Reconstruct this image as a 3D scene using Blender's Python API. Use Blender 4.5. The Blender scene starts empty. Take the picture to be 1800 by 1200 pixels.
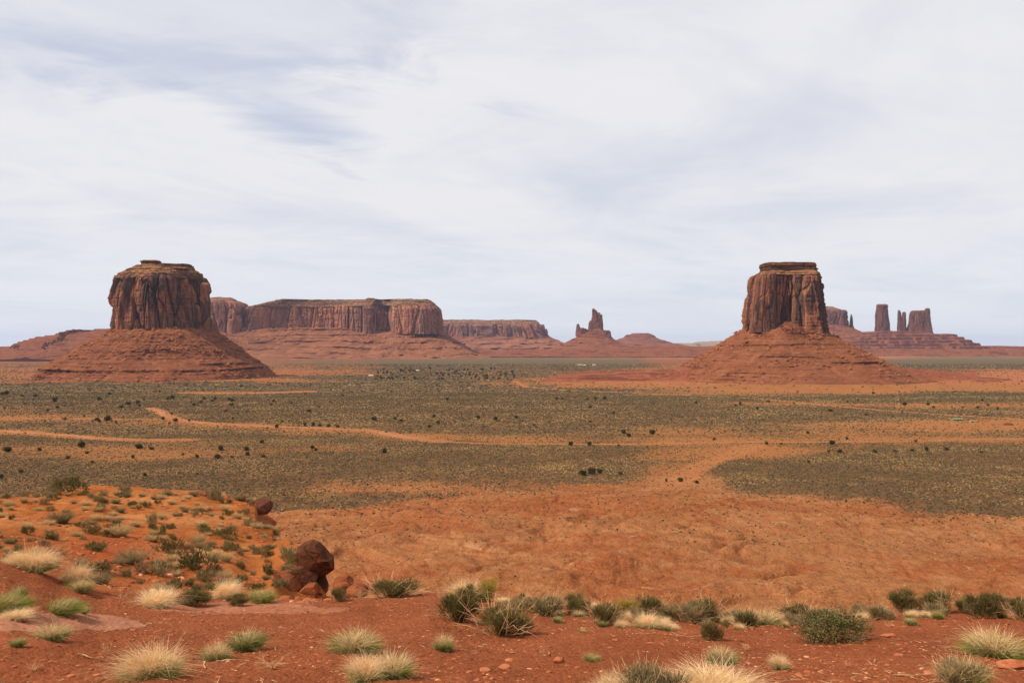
import bpy, math, random
import numpy as np
S = bpy.context.scene
C = S.collection
R = math.radians
PI = math.pi
# ---------------------------------------------------------------- camera, world, sun
EYE = 88.0            # metres above the valley floor
F = 1600.0            # focal length in photo pixels (photo 1800 wide)
HR = 607.0            # photo row of the eye level
cam = bpy.data.cameras.new('camera'); cam.lens = 32; cam.sensor_width = 36
cam.clip_start = 0.1; cam.clip_end = 120000
camo = bpy.data.objects.new('camera', cam); C.objects.link(camo)
camo.location = (0, 0, EYE); camo.rotation_euler = (R(90) + math.atan((HR - 600) / F), 0, 0)
S.camera = camo
S.view_settings.view_transform = 'Standard'; S.view_settings.look = 'None'
S.view_settings.exposure = 0.0; S.view_settings.gamma = 1.0

SUN_DIR = np.array([-0.86, -0.25, 0.95]); SUN_DIR /= np.linalg.norm(SUN_DIR)
elev = math.asin(SUN_DIR[2])
sun = bpy.data.lights.new('sun', 'SUN'); sun.energy = 5.0; sun.angle = R(0.6); sun.color = (1.0, 0.93, 0.79)
suno = bpy.data.objects.new('sun', sun); C.objects.link(suno)
suno.rotation_euler = (PI / 2 - elev, 0, math.atan2(SUN_DIR[0], -SUN_DIR[1]) )
suno.rotation_euler = (0, 0, 0)
import mathutils
suno.rotation_euler = mathutils.Vector(SUN_DIR).to_track_quat('Z', 'Y').to_euler()
suno.location = (0, 0, 500)

W = bpy.data.worlds.new("World"); S.world = W; W.use_nodes = True


def warm(c): return (min(1, c[0] * 1.06), c[1] * .86, c[2] * .66)
class NT:
    """tiny node-tree helper"""
    def __init__(s, tree, warm=False): s.warm = warm; s.t = tree; s.n = tree.nodes; s.l = tree.links
    def new(s, typ, **kw):
        n = s.n.new(typ)
        for k, v in kw.items(): setattr(n, k, v)
        return n
    def put(s, sock, v):
        if isinstance(v, bpy.types.NodeSocket): s.l.new(v, sock)
        elif isinstance(v, (tuple, list)) and len(v) == 3 and sock.type == 'RGBA': sock.default_value = (*v, 1)
        else: sock.default_value = v
    def math(s, op, a, b=None, c=None, clamp=False):
        n = s.new('ShaderNodeMath', operation=op); n.use_clamp = clamp
        s.put(n.inputs[0], a)
        if b is not None: s.put(n.inputs[1], b)
        if c is not None: s.put(n.inputs[2], c)
        return n.outputs[0]
    def vmul(s, v, k):
        n = s.new('ShaderNodeVectorMath', operation='MULTIPLY'); s.put(n.inputs[0], v); s.put(n.inputs[1], k)
        return n.outputs[0]
    def vadd(s, v, k):
        n = s.new('ShaderNodeVectorMath', operation='ADD'); s.put(n.inputs[0], v); s.put(n.inputs[1], k)
        return n.outputs[0]
    def noise(s, v, scale, detail=4, rough=0.55, dist=0.0):
        n = s.new('ShaderNodeTexNoise'); s.put(n.inputs['Vector'], v); n.inputs['Scale'].default_value = scale
        n.inputs['Detail'].default_value = detail; n.inputs['Roughness'].default_value = rough
        n.inputs['Distortion'].default_value = dist
        return n.outputs['Fac']
    def vor(s, v, scale, feature='F1', out='Distance', rand=1.0):
        n = s.new('ShaderNodeTexVoronoi', feature=feature); s.put(n.inputs['Vector'], v)
        n.inputs['Scale'].default_value = scale; n.inputs['Randomness'].default_value = rand
        return n.outputs[out]
    def ramp(s, v, lo, hi, a=0.0, b=1.0):
        n = s.new('ShaderNodeMapRange'); n.interpolation_type = 'SMOOTHSTEP'
        s.put(n.inputs[0], v); s.put(n.inputs[1], lo); s.put(n.inputs[2], hi)
        s.put(n.inputs[3], a); s.put(n.inputs[4], b)
        return n.outputs[0]
    def mix(s, f, a, b, mode='MIX'):
        n = s.new('ShaderNodeMix', data_type='RGBA', blend_type=mode); n.clamp_factor = True
        if s.warm and mode == 'MIX': a, b = [warm(q) if isinstance(q, tuple) else q for q in (a, b)]
        s.put(n.inputs[0], f); s.put(n.inputs[6], a); s.put(n.inputs[7], b)
        return n.outputs[2]
    def sep(s, v):
        n = s.new('ShaderNodeSeparateXYZ'); s.put(n.inputs[0], v); return n.outputs
    def comb(s, x, y, z):
        n = s.new('ShaderNodeCombineXYZ'); s.put(n.inputs[0], x); s.put(n.inputs[1], y); s.put(n.inputs[2], z)
        return n.outputs[0]
    def attr(s, name, out='Fac'):
        n = s.new('ShaderNodeAttribute'); n.attribute_name = name; return n.outputs[out]


def build_world():
    T = NT(W.node_tree)
    bg = next(n for n in T.n if n.type == 'BACKGROUND')
    sky = T.new('ShaderNodeTexSky', sky_type='NISHITA'); sky.sun_disc = False
    sky.sun_elevation = elev; sky.sun_rotation = math.atan2(SUN_DIR[0], SUN_DIR[1])
    sky.altitude = 1700; sky.air_density = 1.0; sky.dust_density = 1.5
    tc = T.new('ShaderNodeTexCoord')
    x, y, z = T.sep(tc.outputs['Generated'])
    zz = T.math('ADD', T.math('MAXIMUM', z, 0.0), 0.10)
    u = T.math('DIVIDE', x, zz); v = T.math('DIVIDE', y, zz)      # the cloud deck seen in perspective
    p = T.comb(u, v, 0.0)
    # long soft streaks that run away to the right
    rot = T.new('ShaderNodeVectorRotate', rotation_type='Z_AXIS'); T.put(rot.inputs['Vector'], p); rot.inputs['Angle'].default_value = R(-50)
    ps = T.vmul(rot.outputs[0], (0.85, 1.15, 1.0))
    n1 = T.noise(T.vadd(ps, (3.1, 7.7, 0)), 0.55, 5, 0.52, 0.6)
    n2 = T.noise(T.vadd(p, (1.3, 2.2, 4)), 0.9, 7, 0.6, 0.9)
    n3 = T.noise(T.vadd(ps, (9.0, 1.0, 2)), 2.0, 6, 0.6, 0.8)
    cov = T.math('ADD', T.math('MULTIPLY', n1, 0.6), T.math('MULTIPLY', n2, 0.4))
    # the thin place in the veil at the upper left, a long gap running down to the right
    def gap(cx, cy, ang, lx, ly, amt):
        q = T.vadd(p, (-cx, -cy, 0))
        r_ = T.new('ShaderNodeVectorRotate', rotation_type='Z_AXIS'); T.put(r_.inputs['Vector'], q); r_.inputs['Angle'].default_value = ang
        q2 = T.vmul(r_.outputs[0], (1 / lx, 1 / ly, 0))
        q2 = T.vadd(q2, T.vmul(T.comb(T.math('SUBTRACT', n3, 0.5), T.math('SUBTRACT', n2, 0.5), 0.0), (4.2, 4.2, 0)))
        ln = T.new('ShaderNodeVectorMath', operation='LENGTH'); T.put(ln.inputs[0], q2)
        return T.ramp(ln.outputs['Value'], 0.0, 1.25, amt, 0.0)
    # direction of photo pixel (px,row): x=(px-900)/1600, z=(607-row)/1600, y=1
    def P(px, row):
        d = np.array([(px - 900) / F, 1.0, (HR - row) / F]); d /= np.linalg.norm(d)
        return d[0] / (d[2] + .1), d[1] / (d[2] + .1)
    a = P(360, 170); b = P(570, 285)
    ang = math.atan2(b[1] - a[1], b[0] - a[0]); L = math.hypot(b[0] - a[0], b[1] - a[1])
    g1 = gap((a[0] + b[0]) / 2, (a[1] + b[1]) / 2, -ang, L * .70, L * .30, 0.52)
    a2 = P(30, 20); b2 = P(620, 150)
    ang2 = math.atan2(b2[1] - a2[1], b2[0] - a2[0]); L2 = math.hypot(b2[0] - a2[0], b2[1] - a2[1])
    g2 = gap((a2[0] + b2[0]) / 2, (a2[1] + b2[1]) / 2, -ang2, L2 * .70, L2 * .60, 0.42)
    low = T.ramp(z, 0.0, 0.16, 1.0, 0.0)                # the veil near the horizon is a touch bluer
    thick = T.ramp(cov, 0.34, 0.56, 0.70, 1.0)
    thick = T.math('SUBTRACT', thick, g1, clamp=True); thick = T.math('SUBTRACT', thick, g2, clamp=True)
    thick = T.math('MAXIMUM', thick, T.math('ADD', 0.30, T.math('MULTIPLY', low, 0.65)))
    shade = T.ramp(T.math('ADD', T.math('MULTIPLY', n2, 0.5), T.math('MULTIPLY', n3, 0.5)), 0.36, 0.62)
    cloud = T.mix(shade, (7.95, 8.0, 8.45), (8.45, 8.42, 8.7))
    cloud = T.mix(T.math('MULTIPLY', low, 0.85), cloud, (7.8, 8.15, 8.8))
    skyc = T.mix(0.55, sky.outputs[0], (4.4, 5.3, 7.9))
    col = T.mix(thick, skyc, cloud)
    T.put(bg.inputs['Color'], col); bg.inputs['Strength'].default_value = 0.1


build_world()

# ---------------------------------------------------------------- numpy noise
def _h(ix, iy, iz, seed=0):
    h = (ix.astype(np.int64) * 374761393 + iy.astype(np.int64) * 668265263 + iz.astype(np.int64) * 2147483647 + seed * 974634777) & 0xFFFFFFFF
    h = ((h ^ (h >> 13)) * 1274126177) & 0xFFFFFFFF
    h = ((h ^ (h >> 16)) * 2246822519) & 0xFFFFFFFF
    return ((h ^ (h >> 15)) & 0xFFFFFF) / float(0xFFFFFF)
def vn(x, y, z=None, seed=0):
    """value noise in -1..1"""
    x = np.asarray(x, float); y = np.asarray(y, float)
    x, y = np.broadcast_arrays(x, y)
    ix = np.floor(x); iy = np.floor(y); fx = x - ix; fy = y - iy
    sx = fx * fx * fx * (fx * (fx * 6 - 15) + 10); sy = fy * fy * fy * (fy * (fy * 6 - 15) + 10)
    if z is None:
        o = np.zeros_like(ix)
        a = _h(ix, iy, o, seed); b = _h(ix + 1, iy, o, seed); c = _h(ix, iy + 1, o, seed); d = _h(ix + 1, iy + 1, o, seed)
        return ((a * (1 - sx) + b * sx) * (1 - sy) + (c * (1 - sx) + d * sx) * sy) * 2 - 1
    z = np.broadcast_to(np.asarray(z, float), x.shape); iz = np.floor(z); fz = z - iz; sz = fz * fz * (3 - 2 * fz)
    r = 0
    for dz, wz in ((0, 1 - sz), (1, sz)):
        a = _h(ix, iy, iz + dz, seed); b = _h(ix + 1, iy, iz + dz, seed); c = _h(ix, iy + 1, iz + dz, seed); d = _h(ix + 1, iy + 1, iz + dz, seed)
        r = r + wz * ((a * (1 - sx) + b * sx) * (1 - sy) + (c * (1 - sx) + d * sx) * sy)
    return r * 2 - 1
def fbm(x, y, z=None, oct=4, seed=0, gain=0.5):
    s = 0; a = 1.0; k = 1.0; t = 0
    for i in range(oct):
        c, sn = math.cos(i * 1.1), math.sin(i * 1.1)
        s = s + a * vn((x * c - y * sn) * k + i * 17.3, (x * sn + y * c) * k - i * 9.1, None if z is None else z * k, seed + i * 7)
        t += a; a *= gain; k *= 2.03
    return s / t
def cell2(x, y, seed=0):
    """2D cells: F1, F2, id"""
    ix = np.floor(x); iy = np.floor(y); z0 = np.zeros_like(ix)
    f1 = np.full(x.shape, 9.0); f2 = f1.copy(); cid = np.zeros(x.shape)
    for dx in (-1, 0, 1):
        for dy in (-1, 0, 1):
            jx = ix + dx; jy = iy + dy
            d = np.hypot(jx + _h(jx, jy, z0, seed) - x, jy + _h(jx, jy, z0, seed + 1) - y)
            i_ = _h(jx, jy, z0, seed + 2)
            nf = d < f1
            f2 = np.where(nf, f1, np.minimum(f2, d)); cid = np.where(nf, i_, cid); f1 = np.where(nf, d, f1)
    return f1, f2, cid
def ss(e0, e1, x):
    t = np.clip((x - e0) / (e1 - e0), 0, 1); return t * t * (3 - 2 * t)

# ---------------------------------------------------------------- mesh and object helpers
def mesh_np(V, Fc, name, smooth=False, attrs=None, col=None):
    me = bpy.data.meshes.new(name)
    V = np.ascontiguousarray(V, np.float32); Fc = np.ascontiguousarray(Fc, np.int32); k = Fc.shape[1]
    me.vertices.add(len(V)); me.vertices.foreach_set('co', V.ravel())
    me.loops.add(Fc.size); me.loops.foreach_set('vertex_index', Fc.ravel())
    me.polygons.add(len(Fc)); me.polygons.foreach_set('loop_start', np.arange(0, Fc.size, k, dtype=np.int32))
    me.polygons.foreach_set('use_smooth', np.full(len(Fc), smooth))
    me.update(calc_edges=True)
    for n, a in (attrs or {}).items():
        at = me.attributes.new(n, 'FLOAT', 'POINT'); at.data.foreach_set('value', np.ascontiguousarray(a, np.float32))
    if col is not None:
        at = me.attributes.new('tone', 'FLOAT_COLOR', 'POINT')
        c4 = np.ones((len(V), 4), np.float32); c4[:, :3] = col; at.data.foreach_set('color', c4.ravel())
    return me
def link(name, me, mat, parent=None):
    if mat is not None and len(me.materials) == 0: me.materials.append(mat)
    o = bpy.data.objects.new(name, me); C.objects.link(o)
    if parent is not None: o.parent = parent
    return o
def thing(name, label, cat, loc=(0, 0, 0), rz=0, group=None):
    o = bpy.data.objects.new(name, None); C.objects.link(o); o.empty_display_size = 0.2
    o.location = loc; o.rotation_euler = (0, 0, rz); return tag(o, label, cat, group)
def tag(o, label, cat, group=None):
    o['label'] = label; o['category'] = cat
    if group: o['group'] = group
    return o
def struct(o): o['kind'] = 'structure'; return o
def stuff(o, label=None, cat=None):
    o['kind'] = 'stuff'
    if label: o['label'] = label
    if cat: o['category'] = cat
    return o
def dup(root, loc, rz, sc, label, group=None, cat=None):
    r = root.copy(); C.objects.link(r); r.location = loc; r.rotation_euler = (0, 0, rz); r.scale = sc
    r['label'] = label
    if group: r['group'] = group
    if cat: r['category'] = cat
    for ch in root.children:
        c = ch.copy(); C.objects.link(c); c.parent = r
    return r
def quads(nr, nc, wrap=False, off=0):
    i = np.arange(nr - 1)[:, None]; j = np.arange(nc if wrap else nc - 1)[None, :]; j2 = (j + 1) % nc
    return (np.stack(np.broadcast_arrays(i * nc + j, i * nc + j2, (i + 1) * nc + j2, (i + 1) * nc + j), -1) + off).reshape(-1, 4)

# ---------------------------------------------------------------- materials
def new_mat(name):
    m = bpy.data.materials.new(name); m.use_nodes = True; T = NT(m.node_tree, True)
    b = next(n for n in T.n if n.type == 'BSDF_PRINCIPLED'); b.inputs['Roughness'].default_value = 0.95
    b.inputs['Specular IOR Level'].default_value = 0.02
    return m, T, b
def pos(T): return T.new('ShaderNodeNewGeometry').outputs['Position']
def nrm(T): return T.sep(T.new('ShaderNodeNewGeometry').outputs['True Normal'])
def bump(T, b, h, dist, st=1.0):
    n = T.new('ShaderNodeBump'); T.put(n.inputs['Height'], h); n.inputs['Distance'].default_value = dist; n.inputs['Strength'].default_value = st
    T.put(b.inputs['Normal'], n.outputs[0])

def mat_cliff(name, base, varnish, fresh, sc=1.0, vfac=1.0):
    """sandstone wall: vertical dark varnish streaks, freshly broken orange patches, thin beds"""
    m, T, b = new_mat(name); p = pos(T)
    pv = T.vmul(p, (1, 1, 0.16))
    big = T.noise(pv, 0.022 * sc, 5, 0.6, 0.4)
    fine = T.noise(T.vmul(p, (1, 1, 0.09)), 0.11 * sc, 5, 0.65)
    pat = T.noise(T.vmul(p, (1, 1, 0.45)), 0.016 * sc, 4, 0.55, 0.8)
    beds = T.noise(T.vmul(p, (0.04, 0.04, 1)), 0.16 * sc, 4, 0.6)
    c = T.mix(T.ramp(beds, .35, .65, 0, .5), base, tuple(v * 1.28 for v in base))
    c = T.mix(T.ramp(pat, 0.56, 0.64, 0, 0.8), c, fresh)
    c = T.mix(T.ramp(big, 0.44, 0.60, 0, 0.85 * vfac), c, varnish)
    blk = T.noise(T.vmul(p, (1, 1, .38)), .034 * sc, 3, .5, .5); c = T.mix(T.ramp(blk, .535, .575, 0, .85 * vfac), c, varnish)
    c = T.mix(T.ramp(fine, 0.50, 0.62, 0, 0.35 * vfac), c, tuple(v * .8 for v in varnish))
    c = T.mix(T.ramp(fine, 0.44, 0.34, 0, 0.35), c, tuple(min(1, v * 1.15) for v in fresh))
    T.put(b.inputs['Base Color'], c)
    hgt = T.math('ADD', T.noise(T.vmul(p, (1, 1, 0.2)), 0.25 * sc, 6, 0.7), T.math('MULTIPLY', beds, 0.3))
    bump(T, b, hgt, 3.0 / sc, 0.65)
    return m
def mat_talus(name, soil, rock, pale, sc=1.0, strata=.4):
    m, T, b = new_mat(name); p = pos(T); nz = nrm(T)[2]
    n = T.noise(p, 0.03 * sc, 6, 0.65); n2 = T.noise(p, 0.22 * sc, 5, 0.7); beds = T.noise(T.vmul(p, (.03, .03, 1)), 0.22 * sc, 4, 0.6)
    c = T.mix(T.ramp(n, 0.4, 0.62), soil, tuple(v * 0.78 for v in soil))
    brk = T.noise(p, .012 * sc, 4, .6); c = T.mix(T.math('MULTIPLY', T.ramp(beds, 0.5, 0.60, 0, strata), T.ramp(brk, .38, .56)), c, rock)
    scree = T.noise(T.vmul(p, (1, 1, .25)), 0.05 * sc, 4, .6); c = T.mix(T.ramp(scree, .52, .66, 0, .5), c, tuple(.5 * u + .5 * w for u, w in zip(soil, pale)))
    c = T.mix(T.ramp(n2, 0.6, 0.72, 0, 0.55), c, pale)
    c = T.mix(T.ramp(n2, 0.42, 0.32, 0, 0.6), c, rock)
    c = T.mix(T.ramp(nz, 0.70, 0.50, 0, 0.95), c, rock)            # the steep ledges are bare bedded rock
    T.put(b.inputs['Base Color'], c)
    bump(T, b, T.noise(p, 0.35 * sc, 6, 0.75), 3.0 / sc, 0.9)
    return m
M = {}
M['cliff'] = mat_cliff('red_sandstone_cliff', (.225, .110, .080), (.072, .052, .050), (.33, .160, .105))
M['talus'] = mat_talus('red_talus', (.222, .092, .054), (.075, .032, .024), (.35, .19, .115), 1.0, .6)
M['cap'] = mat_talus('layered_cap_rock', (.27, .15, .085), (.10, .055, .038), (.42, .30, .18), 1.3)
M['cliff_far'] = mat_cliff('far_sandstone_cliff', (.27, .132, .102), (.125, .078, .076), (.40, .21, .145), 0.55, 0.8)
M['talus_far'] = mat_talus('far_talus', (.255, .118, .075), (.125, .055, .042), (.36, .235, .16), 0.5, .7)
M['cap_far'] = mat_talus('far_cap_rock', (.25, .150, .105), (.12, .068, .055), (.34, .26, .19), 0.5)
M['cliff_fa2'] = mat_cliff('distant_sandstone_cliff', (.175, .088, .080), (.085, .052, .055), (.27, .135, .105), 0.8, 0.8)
M['terrace'] = mat_talus('terrace_ledges', (.25, .095, .062), (.10, .040, .032), (.36, .19, .13), 1.0, .9)
M['talus_dark'] = mat_talus('dark_red_ledges', (.21, .090, .064), (.075, .034, .032), (.30, .17, .125), 1.1, 1.0)

# ---------------------------------------------------------------- terrain
def row2z(row, d): return -(row - HR) / F * d
RIM = [(20, 1100), (30, None, -12.5), (60, None, -31), (110, None, -58), (200, None, -84), (300, None, -88)]
def near(edge, d, extra=()):
    """profile of one column: (depth, z) relative to the eye"""
    p = [(0, -1.62), (3, -1.78), (6, -2.24)]
    ze = row2z(edge, d)
    for k in (.25, .5, .75): p.append((6 + (d - 6) * k, -2.24 + (ze + 2.24) * (k ** 0.9)))
    p.append((d, ze))
    return p
def drop(p, d0, z0, fast=False):
    p += [(d0 + 2, z0 - 1.2), (d0 + 6, z0 - (7 if fast else 3.6)), (d0 + 16, min(z0 - 12, -14)), (max(60, d0 + 30), min(z0 - 22, -33)), (max(110, d0 + 60), -60), (210, -84), (300, -88)]
    return p
COLS = []
def col(px, edge, d, spur=None):
    p = near(edge, d); ze = p[-1][1]
    if spur:
        for (dd, row) in spur: p.append((dd, row2z(row, dd)))
        d0, z0 = p[-1]; drop(p, d0, z0, True)
    else: drop(p, d, ze)
    COLS.append((px, np.array([q[0] for q in p], float), np.array([q[1] for q in p], float)))
col(-500, 960, 12, [(16, 985), (22, 975), (40, 930), (60, 900), (95, 872)])
col(-200, 975, 12, [(16, 1000), (24, 985), (40, 940), (60, 903), (95, 872)])
col(0, 986, 12, [(16, 1015), (24, 992), (40, 945), (60, 905), (95, 872)])
col(60, 1004, 12, [(16, 1035), (24, 1006), (40, 952), (60, 908), (95, 868)])
col(120, 1022, 12.5, [(16, 1052), (24, 1024), (40, 962), (60, 911), (95, 864)])
col(180, 1037, 13, [(17, 1065), (24, 1040), (40, 970), (60, 914), (95, 860)])
col(250, 1048, 13, [(17, 1070), (25, 1044), (40, 976), (60, 917), (95, 858)])
col(330, 1044, 14, [(18, 1068), (26, 1046), (40, 984), (60, 922), (95, 863)])
col(400, 1048, 14, [(18, 1072), (27, 1048), (40, 990), (60, 930), (93, 874)])
col(450, 1051, 14, [(18, 1076), (28, 1052), (41, 994), (60, 936), (86, 889)])
col(480, 1051, 14, [(18, 1078), (28, 1054), (41, 986), (60, 944), (66, 928)])
col(510, 1051, 14, [(18, 1080), (28, 1058), (36.5, 1042), (38.5, 1026), (40.5, 984), (45, 964), (50, 955)])
col(545, 1050, 14, [(18, 1082), (28, 1062), (37, 1046), (39.5, 1034), (41.2, 988), (43, 966), (47, 957)])
col(562, 1050, 14, [(18, 1083), (28, 1063), (36, 1050), (39.5, 1042), (41.5, 1000), (43, 970)])
col(584, 1049, 14, [(18, 1084), (28, 1064), (36, 1050), (40, 1040)])
col(606, 1048, 14, [(18, 1086), (28, 1066), (34, 1034)])
col(636, 1047, 14, [(18, 1088), (30, 1062)])
col(668, 1046, 14.5)
col(750, 1045, 15); col(850, 1062, 15); col(950, 1066, 15); col(1100, 1070, 15); col(1200, 1075, 15)
col(1350, 1090, 14); col(1450, 1085, 14.5); col(1580, 1066, 15.5); col(1700, 1074, 15); col(1850, 1085, 15); col(2300, 1080, 15)
FARZ = ([300, 2800, 4200, 6000, 9000, 14000, 34000, 90000], [-88, -88, -81, -73, -63, -56, -106, -500])
def pxd(x, y):
    az = np.arctan2(x, y); azc = np.clip(az, R(-44), R(44)); r = np.hypot(x, y)
    return 900 + F * np.tan(azc), r * np.cos(azc)
def near_z(px, d):
    out = np.zeros_like(d); cp = np.array([c[0] for c in COLS], float)
    i = np.clip(np.searchsorted(cp, px) - 1, 0, len(COLS) - 2)
    t = np.clip((px - cp[i]) / (cp[i + 1] - cp[i]), 0, 1); t = t * .4 + .6 * t * t * (3 - 2 * t)
    Z = {}
    for k in range(len(COLS) - 1):
        m = i == k
        if not m.any(): continue
        a = np.interp(d[m], COLS[k][1], COLS[k][2]); b = np.interp(d[m], COLS[k + 1][1], COLS[k + 1][2])
        out[m] = a * (1 - t[m]) + b * t[m]
    return out
def H(x, y, fine=True):
    """ground height at world x, y"""
    sh = np.shape(x); x = np.atleast_1d(np.asarray(x, float)).ravel(); y = np.atleast_1d(np.asarray(y, float)).ravel()
    px, d = pxd(x, y)
    wob = 1 + 0.05 * fbm(x * .35, y * .35, oct=3, seed=5) * ss(8, 13, d) * (1 - ss(120, 250, d))
    z = np.where(d < 300, near_z(px, np.minimum(d * wob, 300)), np.interp(d, *FARZ)) + EYE
    # foreground crumble
    nf = 1 - ss(14, 30, d)
    m = d < 31
    if m.any():
        xm, ym = x[m], y[m]
        q = 0.05 * fbm(xm * .7, ym * .7, oct=4, seed=11) + 0.022 * fbm(xm * 3.3, ym * 3.3, oct=3, seed=12)
        if fine:
            f1, f2, ci = cell2(xm * 11, ym * 11, 3)
            q = q + 0.012 * (0.6 - f1) * (ci > .35) + 0.010 * fbm(xm * 16, ym * 16, oct=3, seed=13)
        z[m] += q * nf[m]
    # the spur: swales, benches of bare rock
    m = (d > 14) & (d < 320)
    if m.any():
        xm, ym = x[m], y[m]; w = ss(16, 34, d[m]) * (1 - ss(200, 300, d[m]))
        q = 0.45 * fbm(xm * .12, ym * .12, oct=4, seed=21) + 0.10 * fbm(xm * .9, ym * .9, oct=4, seed=22)
        steep = ss(0.3, 1.0, d[m] / 100)
        rd = 1 - np.abs(fbm(xm * .06, ym * .06, oct=4, seed=23))
        z[m] += q * w + (rd - .7) * 3.0 * w * ss(90, 150, d[m])
    # badland hummocks beyond the rim
    m = (d > 220) & (d < 1200)
    if m.any():
        xm, ym, dm = x[m], y[m], d[m]
        w = ss(230, 320, dm) * (1 - ss(440, 640, dm))
        qx = xm + 18 * fbm(xm * .02, ym * .02, oct=2, seed=30); qy = ym + 18 * fbm(xm * .02, ym * .02, oct=2, seed=31)
        r1 = 1 - np.abs(fbm(qx * .011, qy * .014, oct=5, seed=32, gain=.45)) * 2
        r2 = fbm(qx * .006, qy * .008, oct=3, seed=33)
        gul = np.abs(fbm(qx * .013, qy * .017, oct=4, seed=36, gain=.5))
        r3 = 1 - np.abs(fbm(qx * .035, qy * .045, oct=5, seed=37, gain=.5)) * 2
        z[m] += w * (3.0 * (r1 - .55) + 3.2 * r2 - 2.2 * np.exp(-(gul / .05) ** 2) + 1.5 * np.clip(r3 - .45, 0, 1) ** .8 - .8 * np.exp(-(np.abs(fbm(qx * .05, qy * .06, oct=4, seed=38)) / .06) ** 2) + .5 * fbm(xm * .15, ym * .18, oct=4, seed=34))
        z[m] += (0.8 * fbm(xm * .008, ym * .008, oct=3, seed=35)) * ss(300, 500, dm)
    # low red terrace that reaches left from the big right-hand butte, and ledges round it
    m = (d > 1900) & (d < 3400)
    if m.any():
        pm, dm = px[m], d[m]; xm, ym = x[m], y[m]
        wx = 40 * fbm(xm * .004, ym * .004, oct=3, seed=40)
        up = ss(2130, 2330, dm + wx * 1.5) * (1 - ss(2800, 3200, dm)) * (.55 * ss(950, 1040, pm + wx * .4) + .45 * ss(1080, 1230, pm)) * (1 - ss(1560, 1780, pm))
        hgt = 19 * up
        stp = 4.2; k = hgt / stp + .25 * fbm(xm * .01, ym * .01, oct=2, seed=41); fr = k - np.floor(k)
        z[m] += np.maximum(0, (np.floor(k) + ss(.55, .95, fr)) * stp) * ss(0, .04, up)
        rg = 1 - np.abs(fbm(xm * .006, ym * .02, oct=3, seed=43)) * 2
        z[m] += 2.0 * ss(.4, .9, rg) * ss(1150, 1350, pm) * (1 - ss(2500, 2700, dm))
        # bare aprons round the left butte
        z[m] += 2.5 * fbm(xm * .006, ym * .006, oct=3, seed=42) * ss(2000, 2300, dm)
    return z.reshape(sh) if sh else float(z[0])

# cover of sage on the valley floor, read along photo rows (depth) and columns (bearing)
VROWS = [622, 628, 636, 644, 652, 660, 668, 676, 684, 692, 700, 710, 718, 726, 734, 742, 750, 758, 766, 774, 782, 790, 800, 810, 822, 835, 850, 862, 875, 886, 900, 915, 940]
VMAP = [
 '2111444222223', '3114554211123', '3214588711199', '3313498810198', '3322265510142', '3211676300011', '4322783000000',
 '8999997100000', '9996577851012', '8964899822588', '8999999989989', '7899999993344', '5799999998755', '6789999998894',
 '3489999999533', '8638999988511', '8863798876641', '1798388866677', '7299938866677', '6858953633433', '4467683455777',
 '3345688842688', '5446888732899', '9998888747976', '9999888719655', '9999887619888', '9999543509999', '9996223106999',
 '9998741002799', '9997610000399', '8883000000178', '5531000000023', '0000000000000']
VM = np.array([[int(c) for c in r] for r in VMAP], float) / 9.0
def floor_row(d): return HR + EYE / np.maximum(d, 1) * F
def veg(x, y):
    px, d = pxd(x, y)
    w = fbm(x * .006, y * .006, oct=3, seed=50); w2 = fbm(x * .02, y * .02, oct=3, seed=51)
    dd = d * (1 + .035 * w + .012 * w2); pp = px + 34 * vn(x * .004, y * .004, seed=53) + 10 * w2
    row = HR + EYE / np.maximum(dd, 1) * F
    fi = np.interp(row, VROWS, np.arange(len(VROWS))); fj = np.clip(pp / 150, 0, 11.999)
    i = np.clip(np.floor(fi).astype(int), 0, len(VROWS) - 2); j = np.floor(fj).astype(int); ti = fi - i; tj = fj - j
    tj = tj * tj * (3 - 2 * tj)
    v = (VM[i, j] * (1 - tj) + VM[i, j + 1] * tj) * (1 - ti) + (VM[i + 1, j] * (1 - tj) + VM[i + 1, j + 1] * tj) * ti
    lv = fbm(x * .0045, y * .009, oct=4, seed=54, gain=.6)
    v = v + .40 * lv * ss(.02, .25, v) * (1 - .4 * ss(.85, 1, v)) - .04
    return np.clip(v, 0, 1) * (d > 380)
def P2(px, row):
    d = EYE * F / (row - HR); return ((px - 900) / F * d, d)
TRACKS = [  # name, half width (m), photo-traced polyline on the floor
 ('dirt_road', 3.0, [(640, 755), (700, 768), (760, 775), (850, 780), (1000, 781), (1150, 780), (1300, 776), (1450, 776), (1600, 775), (1750, 771), (1900, 768)]),
 ('dry_wash', 5.0, [(266, 717), (283, 724), (300, 733), (318, 739), (380, 745), (450, 749), (540, 752), (640, 756)]),
 ('dry_wash', 6.5, [(640, 756), (690, 764), (730, 770), (775, 776)]),
 ('dry_wash', 6.5, [(-80, 757), (0, 757), (60, 760), (110, 765), (170, 770), (240, 773), (330, 773)]),
 ('dirt_road', 3.6, [(905, 671), (925, 680), (1000, 686), (1100, 690), (1250, 696), (1350, 702), (1450, 712), (1550, 721), (1680, 730), (1800, 737), (1900, 742)]),
 ('', 5.0, [(1330, 782), (1290, 797), (1240, 815), (1215, 828), (1195, 843), (1170, 856)]),
 ('dry_wash', 16.0, [(335, 690), (400, 691), (480, 690), (535, 688)]),
 ('dirt_road', 2.6, [(90, 700), (140, 708), (200, 716), (0, 733), (150, 736), (290, 737)][3:]),
]
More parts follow.
